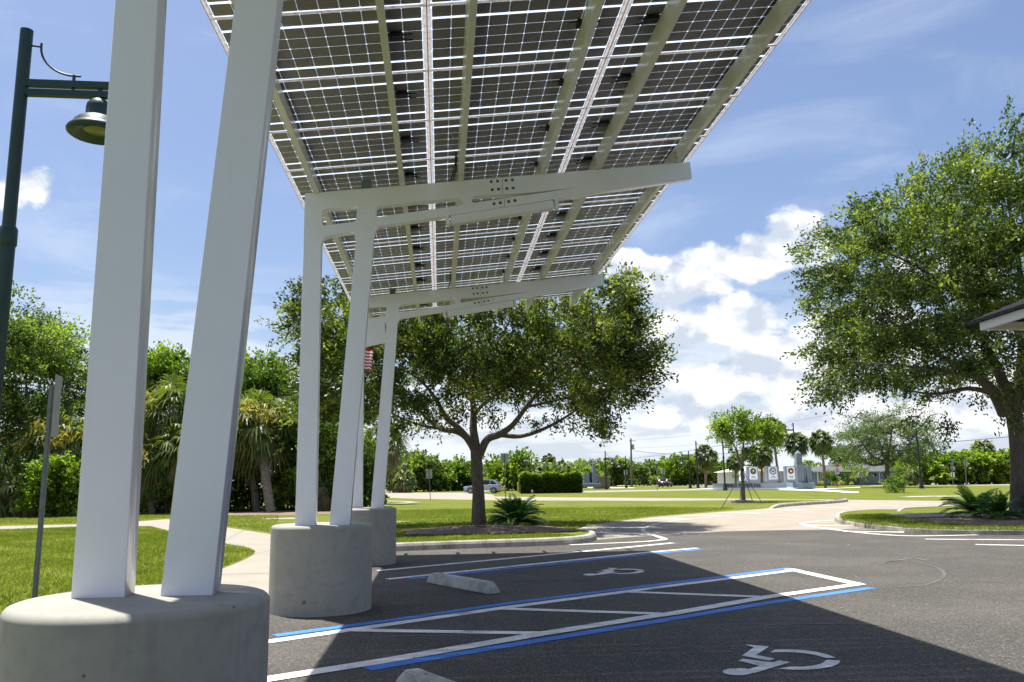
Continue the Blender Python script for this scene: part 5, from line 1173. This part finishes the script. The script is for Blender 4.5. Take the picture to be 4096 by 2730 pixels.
# white-roofed nest boxes / lanterns above the woods
for x, y, lb in ((929, 1068, 'white-topped box on a pole beside the dark round tree'), (1209, 1060, 'white-topped box on a pole above the hedge palms')):
    Y = 118; s = Y / FPX; c_ = at(x, y, Y); t = empty('pole_box', (c_.x, Y, 0), lb, 'bird box', 'white-topped boxes on poles'); b = MB(); b.tube([(c_.x, Y, 0), (c_.x, Y, c_.z - 6 * s)], .05, 6); b.build('pole', 'wood_pole', t)
    b = MB(); b.box((c_.x, Y, c_.z - 2.5 * s), (6.5 * s, 6 * s, 5 * s)); b.build('box', 'bark', t); b = MB(); b.prism([(-5 * s, .0), (5 * s, .0), (4.4 * s, 2.2 * s), (-4.4 * s, 2.2 * s)], lambda q: Vector((c_.x + q[0], Y - 4 * s, c_.z + q[1])), lambda q: Vector((c_.x + q[0], Y + 4 * s, c_.z + q[1]))); b.f = [list(reversed(f)) for f in b.f]; b.build('roof', 'sign_white', t)
# utility pole and wires
Y = 170; s = Y / FPX; B_ = at(1452, 1117, Y); T_ = at(1449.5, 1008, Y); t = empty('utility_pole', (B_.x, Y, 0), 'grey wooden utility pole with a transformer beyond the hedge', 'utility pole')
b = MB(); b.tube([(B_.x, Y, 0), T_], [.24, .16], 8); b.build('pole', 'wood_pole', t); c_ = at(1454.5, 1028, Y); b = MB(); b.lathe((c_.x, Y, c_.z - .5), [(0, 0), (.28, 0), (.28, 1.0), (.12, 1.1), (0, 1.15)], 12); b.build('transformer', 'sign_back', t)
b = MB(); b.box((T_.x + .3, Y, T_.z - .5), (1.4, .12, .12)); b.build('crossarm', 'wood_pole', t)
def wire(A, Bq, sag, r, label):
    pts = []
    for i in range(25):
        u = i / 24; p = A.lerp(Bq, u); p.z -= sag * 4 * u * (1 - u); pts.append(p)
    b = MB(); b.tube(pts, r, 5); tag(b.build('overhead_wire', 'wire', None, origin=A), label, 'wire', 'overhead wires')
wire(at(1456, 1036, Y), at(1700, 1040, 150), .6, .04, 'sagging wire leaving the utility pole below its transformer')
wire(at(1454, 1054, Y), at(1720, 1012, 120), .2, .03, 'wire rising from the utility pole behind the palms')
wire(at(1452, 1011, Y), at(1900, 955, 100), .5, .012, 'topmost thin wire from the head of the utility pole')
wire(at(1452, 1030, Y), at(1860, 990, 110), .5, .012, 'second thin wire from the utility pole')
wire(at(1700, 1020, 128), at(2420, 993, 100), 1.0, .04, 'thick black cable crossing behind the right trees')
wire(at(1700, 985, 128), at(2420, 955, 100), .8, .012, 'thin wire above the thick cable on the right')

# ================================================================ MEMORIAL
Y = 100; s = Y / FPX; c0 = at(1760, 1120, Y); mem = empty('memorial', (c0.x, Y, 0), 'grey services memorial with white tablets and obelisk on a low curved wall', 'memorial')
def mx(x, y, Yy=None): return at(x, y, Yy or Y)
b = MB(); n = 30; ring = []; cxm = mx(1742, 1120).x; rx = (mx(1835, 1120).x - mx(1662, 1120).x) / 2 * 1.12
# paved plinth
pts = [(cxm + rx * 1.05 * math.cos(a), Y + 1.5 + rx * .62 * math.sin(a)) for a in np.linspace(math.pi, 2 * math.pi, 26)] + [(mx(1880, 1120).x, Y + 1.2), (mx(1880, 1120).x, Y + 7), (cxm - rx * 1.05, Y + 7)]
b.prism(pts, lambda q: Vector((q[0], q[1], .0)), lambda q: Vector((q[0], q[1], .22))); b.f = [list(f) for f in b.f]; b.build('plinth', 'white_slab', mem)
ztop = mx(1740, 1110.5).z; wl = []
arc = [(cxm + rx * .97 * math.cos(a), Y + 1.7 + rx * .50 * math.sin(a)) for a in np.linspace(math.pi * 1.0, math.pi * 1.74, 26)]
arc2 = [(cxm + rx * .86 * math.cos(a), Y + 1.7 + rx * .40 * math.sin(a)) for a in np.linspace(math.pi * 1.74, math.pi * 1.0, 26)]
b = MB(); b.prism(arc + arc2, lambda q: Vector((q[0], q[1], .22)), lambda q: Vector((q[0], q[1], ztop))); b.build('curved_wall', 'memorial_grey', mem)
letters = [(573, 'R', 9), (585, 'Y', 11)] + [(603 + q * 17.2 + q * q * .35, ch, 17 + q * .6) for q, ch in enumerate('SERVICES')] + [(792 + q * 42.5, ch, 40 if ch != 'I' else 22) for q, ch in enumerate('MEMORIAL')]
for xc_, ch, wd in letters:
    P0 = mx(1579.9 + .14655 * xc_, 1118).x; ca = max(-1, min(1, (P0 - cxm) / (rx * .97))); a = -math.acos(ca); yy = Y + 1.7 + rx * .50 * math.sin(a) - .06
    o = text(mem, 'lettering', ch, 10.5 * s, (P0, yy, .22 + (ztop - .22) * .50), (tx := Vector((-math.sin(a) * rx * .97, math.cos(a) * rx * .5, 0)).normalized()), (0, 0, 1), 'letter_dark', .05)
    dx = max(v.co.x for v in o.data.vertices) - min(v.co.x for v in o.data.vertices); k_ = wd * .14655 * s * .86 / max(dx, .01) / max(.35, tx.x)
    for v in o.data.vertices: v.co.x *= k_
def tablet(x0, x1, yt_, Yt, emblem, name_, date, yb=1106):
    A = mx(x0, yt_, Yt); Bq = mx(x1, yt_, Yt); w_ = Bq.x - A.x; cx = (A.x + Bq.x) / 2; zt = A.z; zb = mx(x0, yb, Yt).z; ss = Yt / FPX
    b = MB(); b.box((cx, Yt + .3, (zt + zb) / 2), (w_, .6, zt - zb)); tb = b.build('tablet', 'memorial_grey', mem, bevel=.03)
    b = MB(); b.box((cx, Yt - .01, (zt + zb) / 2 + .05), (w_ * .70, .02, (zt - zb) * .84)); b.build('tablet_face', 'memorial_white', tb)
    zc = zt - (zt - zb) * .33; r = w_ * .27
    def disc(r, m, dy, nn=24, zz=0, xx=0, sy=1):
        b = MB(); b.prism([(r * math.cos(a), r * math.sin(a) * sy) for a in np.linspace(0, 2 * math.pi, nn, endpoint=False)], lambda q: Vector((cx + q[0] + xx, Yt - dy, zc + q[1] + zz)), lambda q: Vector((cx + q[0] + xx, Yt - .02, zc + q[1] + zz))); b.f = [list(reversed(f)) for f in b.f]; return b.build('emblem', m, tb)
    for rr, m, dy in emblem: disc(r * rr, m, dy)
    if name_ == 'NAVY':
        b = MB()
        for sx in (-1, 1): b.tube([(cx, Yt - .09, zc - r * .25), (cx + sx * r * .35, Yt - .09, zc + r * .05), (cx + sx * r * .5, Yt - .09, zc + r * .35)], r * .10, 5)
        b.build('emblem', 'navy_blue', tb); disc(r * .22, 'navy_blue', .09, 8, -r * .15)
    elif name_ == 'ARMY': disc(r * .30, 'sign_white', .09, 8, r * .15); disc(r * .2, 'flag_red', .095, 6, -r * .2)
    else: disc(r * .34, 'sign_white', .09, 10, -r * .05, 0, .9); disc(r * .16, 'gold', .095, 6, r * .32)
    text(mem, 'lettering', name_, w_ * .10, (cx, Yt - .03, zb + (zt - zb) * .30), (1, 0, 0), (0, 0, 1), 'letter_dark', .005)
    text(mem, 'lettering', date, w_ * .10, (cx, Yt - .03, zb + (zt - zb) * .22), (1, 0, 0), (0, 0, 1), 'letter_dark', .005)
tablet(1717, 1743, 1072.8, Y + 2.5, [(1, 'gold', .03), (.9, 'army_green', .05), (.55, 'gold', .07), (.48, 'army_green', .08)], 'ARMY', '6/14/1775')
tablet(1760.4, 1789.8, 1072.2, Y + 2.9, [(1, 'gold', .03), (.9, 'navy_blue', .05), (.72, 'sign_white', .07)], 'NAVY', '10/13/1775')
tablet(1803.5, 1829, 1071.5, Y - .1, [(1, 'gold', .03), (.92, 'letter_dark', .04), (.85, 'gold', .05), (.78, 'letter_dark', .055), (.6, 'flag_red', .07)], 'MARINES', '11/10/1775')
b = MB(); A = mx(1703, 1083, Y + 5); b.box((mx(1708, 1090, Y + 5).x, Y + 5.3, mx(1700, 1094, Y + 5).z), (14 * s, .5, 24 * s)); b.build('small_tablet', 'memorial_white', mem)
# obelisk block: stepped base, two piers, tapering shaft with pyramid cap
def bx(x0, x1, y0, y1, Yc, dep, m, nm, bev=.02):
    A = mx(x0, y0, Yc); Bq = mx(x1, y1, Yc); b = MB(); b.box(((A.x + Bq.x) / 2, Yc + dep / 2, (A.z + Bq.z) / 2), (Bq.x - A.x, dep, A.z - Bq.z)); return b.build(nm, m, mem, bevel=bev)
bx(1822, 1874, 1110, 1123, Y + .3, 2.6, 'memorial_grey', 'obelisk_base', .08); bx(1812, 1830, 1107.5, 1122, Y + 1.5, 1.6, 'memorial_grey', 'link_wall')
bx(1831, 1850, 1069, 1109.6, Y + .7, .9, 'memorial_grey', 'pier'); bx(1856, 1867, 1069.5, 1109.6, Y + .9, 1.2, 'memorial_grey', 'pier')
bx(1849.5, 1856.5, 1072, 1109.6, Y + 1.6, .5, 'memorial_white', 'pier_infill')
b = MB(); A = mx(1833, 1069, Y + 1.6); Bq = mx(1848, 1069, Y + 1.6); zt = mx(1840, 1042, Y + 1.6).z; ztt = mx(1839, 1034.7, Y + 1.6).z; cx = (A.x + Bq.x) / 2 - .05; hw = (Bq.x - A.x) / 2 * 1.15; hw2 = hw * .62; yc = Y + 2.2
vs = [(cx + a * h, yc + c_ * h, z) for z, h in ((.5, hw * 1.1), (zt, hw2), (ztt, .02)) for a, c_ in ((-1, -1), (1, -1), (1, 1), (-1, 1))]
b.add(vs, [(i * 4 + k, i * 4 + (k + 1) % 4, (i + 1) * 4 + (k + 1) % 4, (i + 1) * 4 + k) for i in range(2) for k in range(4)]); b.build('obelisk', 'memorial_grey', mem)
# second monument at the left
Y = 132; s = Y / FPX; c0 = at(1360, 1118, Y); mem2 = empty('monument', (c0.x, Y, 0), 'smaller grey monument with an obelisk at the right end of the hedge', 'memorial'); mem_ = mem; mem = mem2
bx(1334, 1381, 1111.5, 1119.5, Y, 3, 'memorial_grey', 'base', .06); bx(1341, 1355, 1090, 1111, Y + .6, 1.8, 'memorial_grey', 'pier'); bx(1361.5, 1374, 1090, 1111, Y + .6, 1.4, 'memorial_grey', 'pier'); bx(1374.5, 1377, 1092, 1111, Y + 1.2, 1.4, 'memorial_grey', 'pier')
bx(1330, 1342, 1091, 1111, Y + 1.4, .6, 'memorial_white', 'tablet'); bx(1354, 1362, 1091, 1111, Y + 1.4, .6, 'memorial_white', 'tablet')
A = at(1358, 1097, Y + 1.3); b = MB(); b.prism([(.55 * math.cos(a), .8 * math.sin(a)) for a in np.linspace(0, 6.28, 18, endpoint=False)], lambda q: Vector((A.x + q[0] * .8, A.y, A.z + q[1])), lambda q: Vector((A.x + q[0] * .8, A.y + .1, A.z + q[1]))); b.f = [list(reversed(f)) for f in b.f]; b.build('emblem', 'navy_blue', mem2)
zt = at(1367, 1066, Y).z; ztt = at(1367, 1058, Y).z; cx = at(1367.5, 1100, Y + 1.5).x; hw = 5.2 * s; vs = [(cx + a * h, Y + 2.2 + c_ * h, z) for z, h in ((.5, hw * 1.1), (zt, hw * .62), (ztt, .02)) for a, c_ in ((-1, -1), (1, -1), (1, 1), (-1, 1))]
b = MB(); b.add(vs, [(i * 4 + k, i * 4 + (k + 1) % 4, (i + 1) * 4 + (k + 1) % 4, (i + 1) * 4 + k) for i in range(2) for k in range(4)]); b.build('obelisk', 'memorial_grey', mem2)
tag(flat('paved_apron', G([(1334, 1119.4), (1381, 1119.4), (1455, 1121), (1460, 1121.8), (1400, 1122), (1334, 1121)]), .006, 'white_slab'), kind='structure')

# ================================================================ HOUSES
def house(name, x0, x1, yb, ye, yr, Y, dep, wallm, roofm, label, hip=6, over=.6):
    A = at(x0, yb, Y); Bq = at(x1, yb, Y); ze = at((x0 + x1) / 2, ye, Y).z; zr = at((x0 + x1) / 2, yr, Y + dep / 2).z; t = empty(name, ((A.x + Bq.x) / 2, Y, 0), label, 'house')
    xa, xb = A.x, Bq.x
    b = MB(); b.box(((xa + xb) / 2, Y + dep / 2, ze / 2), (xb - xa, dep, ze)); b.build('wall', wallm, t)
    b = MB(); o_ = over; vs = [(xa - o_, Y - o_, ze), (xb + o_, Y - o_, ze), (xb + o_, Y + dep + o_, ze), (xa - o_, Y + dep + o_, ze), (xa + hip, Y + dep / 2, zr), (xb - hip, Y + dep / 2, zr)]
    b.add(vs, [(0, 1, 5, 4), (1, 2, 5), (2, 3, 4, 5), (3, 0, 4), (3, 2, 1, 0)]); rf = b.build('roof', roofm, t)
    b = MB(); b.box(((xa + xb) / 2, Y - o_ - .03, ze - .02), (xb - xa + 2 * o_, .06, .28)); b.build('fascia', 'fascia_white', rf)
    return t, xa, xb, ze
t, xa, xb, ze = house('blue_house', 1876, 2108, 1111, 1082, 1066, 138, 12, 'house_blue', 'roof_grey', 'low blue house with a grey hipped roof and white awning shutters')
Y = 138; s = Y / FPX
for x0, x1 in ((1961, 1985), (2031, 2053), (2140 - 10, 2150)):
    if x0 > 2100: continue
    w_ = t and MB(); A = at(x0, 1088, Y); Bq = at(x1, 1101, Y); w_.box(((A.x + Bq.x) / 2, Y - .02, (A.z + Bq.z) / 2), (Bq.x - A.x, .06, A.z - Bq.z)); wn_ = w_.build('window', 'window_dark', t)
    for k in range(2):
        xm = A.x + (Bq.x - A.x) * (k + .5) / 2; hw = (Bq.x - A.x) / 4 - .04; b = MB(); zt, zb = A.z + .1, Bq.z + .1
        b.add([(xm - hw, Y - .08, zt), (xm + hw, Y - .08, zt), (xm + hw, Y - .75, zb), (xm - hw, Y - .75, zb), (xm - hw, Y - .05, zt), (xm + hw, Y - .05, zt), (xm + hw, Y - .71, zb), (xm - hw, Y - .71, zb)], [(0, 3, 2, 1), (4, 5, 6, 7), (3, 7, 6, 2), (0, 4, 7, 3), (1, 2, 6, 5), (0, 1, 5, 4)])
        for q in range(5):
            u = (q + .5) / 5; b.box((xm, Y - .10 - .66 * u, zt + (zb - zt) * u), (hw * 2, .05, .06))
        b.build('awning_shutter', 'shutter', wn_)
for x0, x1, y0, y1, m_, nm in ((2005, 2014, 1089, 1095, 'window_dark', 'small_window'), (1883, 1900, 1088, 1111, 'window_dark', 'garage_opening'), (1876, 1882, 1086, 1111, 'house_white', 'corner_panel')):
    A = at(x0, y0, Y); Bq = at(x1, y1, Y); b = MB(); b.box(((A.x + Bq.x) / 2, Y - .03, (A.z + max(Bq.z, .02)) / 2), (Bq.x - A.x, .08, A.z - max(Bq.z, .02))); b.build(nm, 'house_blue' if nm == 'garage_opening' else m_, t)
for x in (1884.5, 2019):
    A = at(x, 1087, Y); b = MB(); b.tube([(A.x, Y - .12, .1), (A.x, Y - .12, ze - .35), (A.x + .3, Y - .45, ze - .12)], .06, 6); b.build('downpipe', 'fascia_white', t)
# flower bed in front
bush('flower_bed', 1915, 1112, [(1890,1110,12,3),(1925,1110,16,3.5),(1955,1111,12,3)], 1500, .25, 'palm_flower', 200, 'yellow flowering plants along the blue house wall', 'flower bed', depth=.6, Yf=134, tw=2, per=6, twig=.2, stem=.03)
palm(Vector((at(1978, 1112, 132).x, 132, 0)), at(1974, 1088, 132), 1.5, 201, 'small feathery palm under the blue house shutters', 'roadside palms', nf=16, ns=9, dead=0, tr=.12, boots=False, lowa=-.3, wseg=1.4)
bush('leafy_shrub', 1905, 1112, [(1903,1092,10,8),(1912,1100,10,8)], 1200, .3, 'bright_leaf', 202, 'small green shrub beside the divider sign', 'shrub', depth=.8, Yf=130, tw=3, per=8, twig=.4, stem=.05)
t, xa, xb, ze = house('white_house', 1690, 1815, 1110, 1084, 1072, 150, 10, 'house_white', 'roof_pale', 'low white building with a pale roof behind the memorial tablets', 3)
Y = 150; A = at(1750, 1083, Y - 1.5); b = MB(); Bq = at(1770, 1083, Y - 1.5); b.prism([(A.x, A.z), (Bq.x, A.z), ((A.x + Bq.x) / 2 - .4, A.z + .9)], lambda q: Vector((q[0], Y - 2.2, q[1])), lambda q: Vector((q[0], Y - 1.0, q[1]))); b.f = [list(reversed(f)) for f in b.f]; b.build('orange_awning', 'sign_orange', t)
text(t, 'lettering', 'Ille 1770', 1.0, (at(1703, 1092, Y).x, Y - .05, at(1703, 1095, Y).z), (1, 0, 0), (0, 0, 1), 'letter_dark', .02)
house('brown_house', 1652, 1693, 1110, 1093, 1083, 185, 9, 'house_brown', 'roof_grey', 'small brown house with a dark roof left of the white building', 2.5)
# storage unit behind the left monument
A = at(1386, 1118, 140); b = MB(); b.box((at(1384, 1110, 140).x, 141, at(1384, 1109, 140).z * .55), (2.6, 2, 3.0)); tag(b.build('utility_cabinet', 'house_brown', None, bevel=.04), 'plain brown cabinet just right of the smaller monument', 'cabinet')

# pavilion roof corner reaching in at the right
Y = 13.0; e0 = at(2252, 760, Y)
def onz_(x, y, z): d = ray(x, y); k = (z - 1.38) / d[2]; return Vector((d[0] * k, d[1] * k, z))
e1 = onz_(2353, 729, e0.z); X = (e1 - e0).normalized(); N = Vector((-X.y, X.x, 0)); N = N if N.x > 0 else -N; DE = (e1 - e0).length
pav = empty('pavilion', e0 + X * 3 - Vector((0, 0, e0.z)), 'corner of a shelter roof with white fascia and dark shingles at the right edge', 'pavilion'); Lp = 6.5; hf = (at(2247, 741, Y).z - e0.z) * 1.05
b = MB(); b.box(e0 + X * (Lp / 2) + N * .03 + Vector((0, 0, hf / 2)), (Lp, .06, hf), X=X, Y=N, Z=Vector((0, 0, 1))); b.box(e0 + X * .03 + N * 2.02 + Vector((0, 0, hf / 2)), (.06, 3.9, hf), X=X, Y=N, Z=Vector((0, 0, 1))); b.build('fascia', 'fascia_white', pav, bevel=.006)
b = MB(); z0 = e0.z + hf + .004
def rp(u, v, z): return e0 + X * u + N * v + Vector((0, 0, z - e0.z))
ov = .25
vs = [rp(-ov, -ov * .25, z0 - .02), rp(Lp, -ov * .25, z0 - .02), rp(Lp, 4.3, z0 - .02), rp(-ov, 4.3, z0 - .02), rp(2.3, 2.1, z0 + .9), rp(Lp, 2.1, z0 + .9)]
vs += [v + Vector((0, 0, .055)) for v in vs]
b.add(vs, [(3, 2, 1, 0), (6, 7, 11, 10), (8, 9, 10, 11), (9, 6, 10), (0, 1, 7, 6), (2, 3, 9, 8), (3, 0, 6, 9), (1, 2, 8, 11, 7)]); rfo = b.build('roof', 'shingle', pav)
b = MB()
for q in range(1, 12):
    u = q / 12; b.box(rp((-ov) * (1 - u) + 2.3 * u + (Lp - 2.3 * u + ov * (1 - u)) / 2, -ov * .25 * (1 - u) + 2.1 * u, z0 + .040 + .92 * u), (Lp - 2.3 * u + ov * (1 - u), .02, .016), X=X, Y=N, Z=Vector((0, 0, 1)))
b.build('shingle_course', 'roof_grey', rfo)
for u, v in ((DE + 1.2, .3), (DE + 1.2, 3.6)):
    b = MB(); p = rp(u, v, 0); b.box((p.x, p.y, e0.z / 2), (.2, .2, e0.z)); b.build('post', 'fascia_white', pav)
b = MB(); b.box(rp(2.1, -.02, z0 - hf * .6) , (.10, .10, hf * .9), X=X, Y=N, Z=Vector((0, 0, 1))); b.build('bracket', 'fascia_white', pav)

# ================================================================ FLAG
Y = 21.8; s = Y / FPX; A = at(822, 795, Y); t = empty('flagpole', (A.x, Y, 0), 'flagpole with a red and white striped flag hanging behind the farthest frame', 'flagpole'); b = MB(); b.tube([(A.x, Y, 0), (A.x, Y, A.z + .3)], [.035, .022], 8); b.lathe((A.x, Y, A.z + .3), [(0, .09), (.035, .07), (.04, .03), (0, 0)], 8); b.build('pole', 'fascia_white', t)
b = MB(); W_ = 46 * s; H = 48 * s; nx, nz = 30, 13
def fp(u, v): return Vector((A.x + .03 + u * W_ * (.62 + .12 * (1 - v)), Y + .06 * math.sin(u * 11 + v * 2) * u, A.z - v * H - u * .9 * H * .30 + .02 * math.sin(u * 9)))
for j in range(nz):
    for i in range(nx):
        mi = 2 if (i < 6 and j < 5) else (0 if j % 2 == 0 else 1); b.add([fp(i / nx, j / nz), fp(i / nx, (j + 1) / nz), fp((i + 1) / nx, (j + 1) / nz), fp((i + 1) / nx, j / nz)], [(0, 1, 2, 3)], mi)
b.build('flag', ['flag_red', 'flag_white', 'flag_blue'], t)

# ================================================================ CARS
def car(loc, rz, paintm, label, group='parked cars', Lc=4.7, Wc=1.85, H=1.68):
    """built along +X (nose at +X), then turned"""
    t = empty('parked_car', (0, 0, 0), label, 'car', group)
    def prof(yk):
        low = [(-2.28, .32), (-2.36, .55), (-2.34, .86), (-2.22, 1.02), (-2.0, 1.06), (-1.0, 1.03), (.9, 1.0), (1.05, .99), (1.75, .90), (2.18, .76), (2.34, .58), (2.32, .38), (2.2, .26)]
        return low
    b = MB(); secs = [(-.93, .0), (-.90, .06), (-.80, .02), (0, 0), (.80, .02), (.90, .06), (.93, .0)]
    P = prof(0); m = len(P); vs = []
    for y, inz in [(-.90, .10), (-.925, .03), (-.86, .0), (0, -.03), (.86, .0), (.925, .03), (.90, .10)]:
        for x, z in P:
            k = abs(y) / .925; xx = x * (1 - .045 * k ** 3); zz = z
            if abs(y) == .90: zz = .26 + (z - .26) * .93; xx *= .97
            vs.append((xx, y, zz - inz * .3))
    b.add(vs, [(i * m + k, i * m + (k + 1) % m, (i + 1) * m + (k + 1) % m, (i + 1) * m + k) for i in range(6) for k in range(m)] + [tuple(reversed(range(m))), tuple(range(6 * m, 7 * m))], 0, True)
    body = b.build('body', paintm, t)
    # glasshouse
    g0 = [(-2.10, 1.02), (-1.78, 1.44), (-1.35, 1.62), (-.4, H), (.25, 1.62), (.55, 1.50), (1.10, 1.00)]; m = len(g0); vs = []
    for y, k in [(-.84, 0), (-.66, 1), (0, 1.02), (.66, 1), (.84, 0)]:
        for x, z in g0: zz = z if k >= 1 else 1.0 + (z - 1.0) * .02; xx = x if k >= 1 else x * 1.02; vs.append((xx, y, zz + (.02 if k > 1 and z > 1.3 else 0)))
    # side walls lean in: full-height outer skin
    vs = []
    for y_of, zz_k in [(-1, 0)]: pass
    V0 = []
    for side in (-1, 1):
        for x, z in g0: V0.append((x, side * (.86 - .22 * (z - 1.0) / .68), z))
    b = MB(); b.add(V0, [(k, k + 1, m + k + 1, m + k) for k in range(m - 1)], 0, True); b.add(V0, [tuple(range(m)), tuple(reversed(range(m, 2 * m)))], 0)
    cab = b.build('cabin', paintm, t, bevel=.02)
    def pane(pts, nm='side_window', mt='window_dark'):
        for side in (-1, 1):
            b = MB(); q = [(x, side * (.86 - .22 * (z - 1.0) / .68 + .012), z) for x, z in pts]; b.add(q, [tuple(range(len(q))) if side < 0 else tuple(reversed(range(len(q))))]); b.build(nm, mt, cab)
    pane([(.98, 1.03), (.52, 1.45), (.22, 1.55), (.10, 1.56), (.06, 1.03)][::-1]); pane([(-.02, 1.03), (.02, 1.57), (-.40, 1.60), (-.92, 1.58), (-.98, 1.03)][::-1]); pane([(-1.06, 1.05), (-1.00, 1.55), (-1.32, 1.50), (-1.74, 1.22), (-1.80, 1.08)][::-1])
    b = MB(); b.add([(1.12, -.76, 1.03), (1.12, .76, 1.03), (.60, .66, 1.49), (.60, -.66, 1.49)], [(0, 1, 2, 3)]); b.build('windscreen', 'window_dark', cab)
    b = MB(); b.add([(-2.10, -.72, 1.10), (-2.10, .72, 1.10), (-1.84, .62, 1.44), (-1.84, -.62, 1.44)], [(3, 2, 1, 0)]); b.build('rear_window', 'window_dark', cab)
    b = MB(); b.box((-1.72, 0, 1.60), (.30, 1.2, .035)); b.build('spoiler', paintm, cab)
    for side in (-1, 1):
        b = MB(); b.tube([(-1.3, side * .60, 1.67), (.1, side * .60, 1.70)], .018, 6); b.build('roof_rail', 'chrome_dark', cab)
        b = MB(); b.box((.92, side * .96, 1.08), (.16, .18, .13)); b.build('mirror', paintm, cab, bevel=.03)
        b = MB(); b.add([(2.16, side * .60, .86), (2.30, side * .60, .70), (2.16, side * .895, .68), (1.78, side * .915, .82), (1.95, side * .80, .90)], [(0, 1, 2, 3, 4) if side < 0 else (4, 3, 2, 1, 0)]); b.box((2.10, side * .80, .76), (.34, .20, .12)); b.build('headlight', 'lamp_clear', t)
        b = MB(); b.box((-2.24, side * .80, .88), (.22, .24, .22)); b.build('tail_light', 'tail_red', t, bevel=.02)
        for x in (.48, -.72):
            b = MB(); b.box((x, side * .935, .93), (.16, .03, .03)); b.build('door_handle', 'chrome_dark', t)
        b = MB()
        for x in (1.02, .02, -1.02): b.box((x, side * .928, .66), (.012, .006, .62))
        b.box((0, side * .925, .36), (3.0, .02, .08)); b.build('door_seam', 'groove', t)
        for x in (1.42, -1.42):
            b = MB(); vs = []
            b.tube([(x, side * .955, .36), (x, side * .72, .36)], .355, 24); wh = b.build('wheel', 'tyre', t, bevel=.02)
            b = MB(); b.tube([(x, side * .962, .36), (x, side * .90, .36)], .245, 20)
            b.build('wheel_well', 'tyre', wh)
            b = MB()
            for k in range(5):
                a = k * 2 * math.pi / 5 + .3; b.box((x + math.cos(a) * .12, side * .966, .36 + math.sin(a) * .12), (.24, .03, .07), X=Vector((math.cos(a), 0, math.sin(a))), Y=Vector((0, 1, 0)), Z=Vector((-math.sin(a), 0, math.cos(a))))
            b.tube([(x, side * .975, .36), (x, side * .94, .36)], .06, 12); vs = []
            for k in range(28):
                a = 2 * math.pi * k / 28; vs.append((x + math.cos(a) * .245, side * .968, .36 + math.sin(a) * .245)); vs.append((x + math.cos(a) * .215, side * .968, .36 + math.sin(a) * .215))
            b.add(vs, [tuple(q % 56 for q in (2 * k, 2 * k + 1, 2 * k + 3, 2 * k + 2)) for k in range(28)]); b.build('rim', 'rim', wh)
            b = MB(); vs = []
            for k in range(15):
                a = math.pi * k / 14; vs.append((x + math.cos(a) * .43, side * .932, .34 + math.sin(a) * .43)); vs.append((x + math.cos(a) * .35, side * .940, .34 + math.sin(a) * .35))
            b.add(vs, [(2 * k, 2 * k + 1, 2 * k + 3, 2 * k + 2) for k in range(14)]); b.build('wheel_arch', 'groove', t)
    b = MB(); b.box((2.33, 0, .64), (.05, .9, .16)); b.box((2.30, 0, .36), (.08, 1.5, .12)); b.build('grille', 'groove', t)
    b = MB(); b.box((-2.37, 0, .80), (.02, .5, .14)); b.build('number_plate', 'sign_white', t)
    b = MB(); b.box((0, 0, .24), (4.3, 1.6, .12)); b.build('underbody', 'tyre', t)
    t.location = loc; t.rotation_euler = (0, 0, rz)
    return t
p = at(1110, 1131, 103); car((p.x, 103, .0), R(180 - 12), 'car_silver', 'silver-blue car parked behind the oak trunk, nose to the left')
p = at(1529, 1117, 160); car((p.x, 160, .0), R(62), 'car_black', 'dark car seen from behind beside the street')
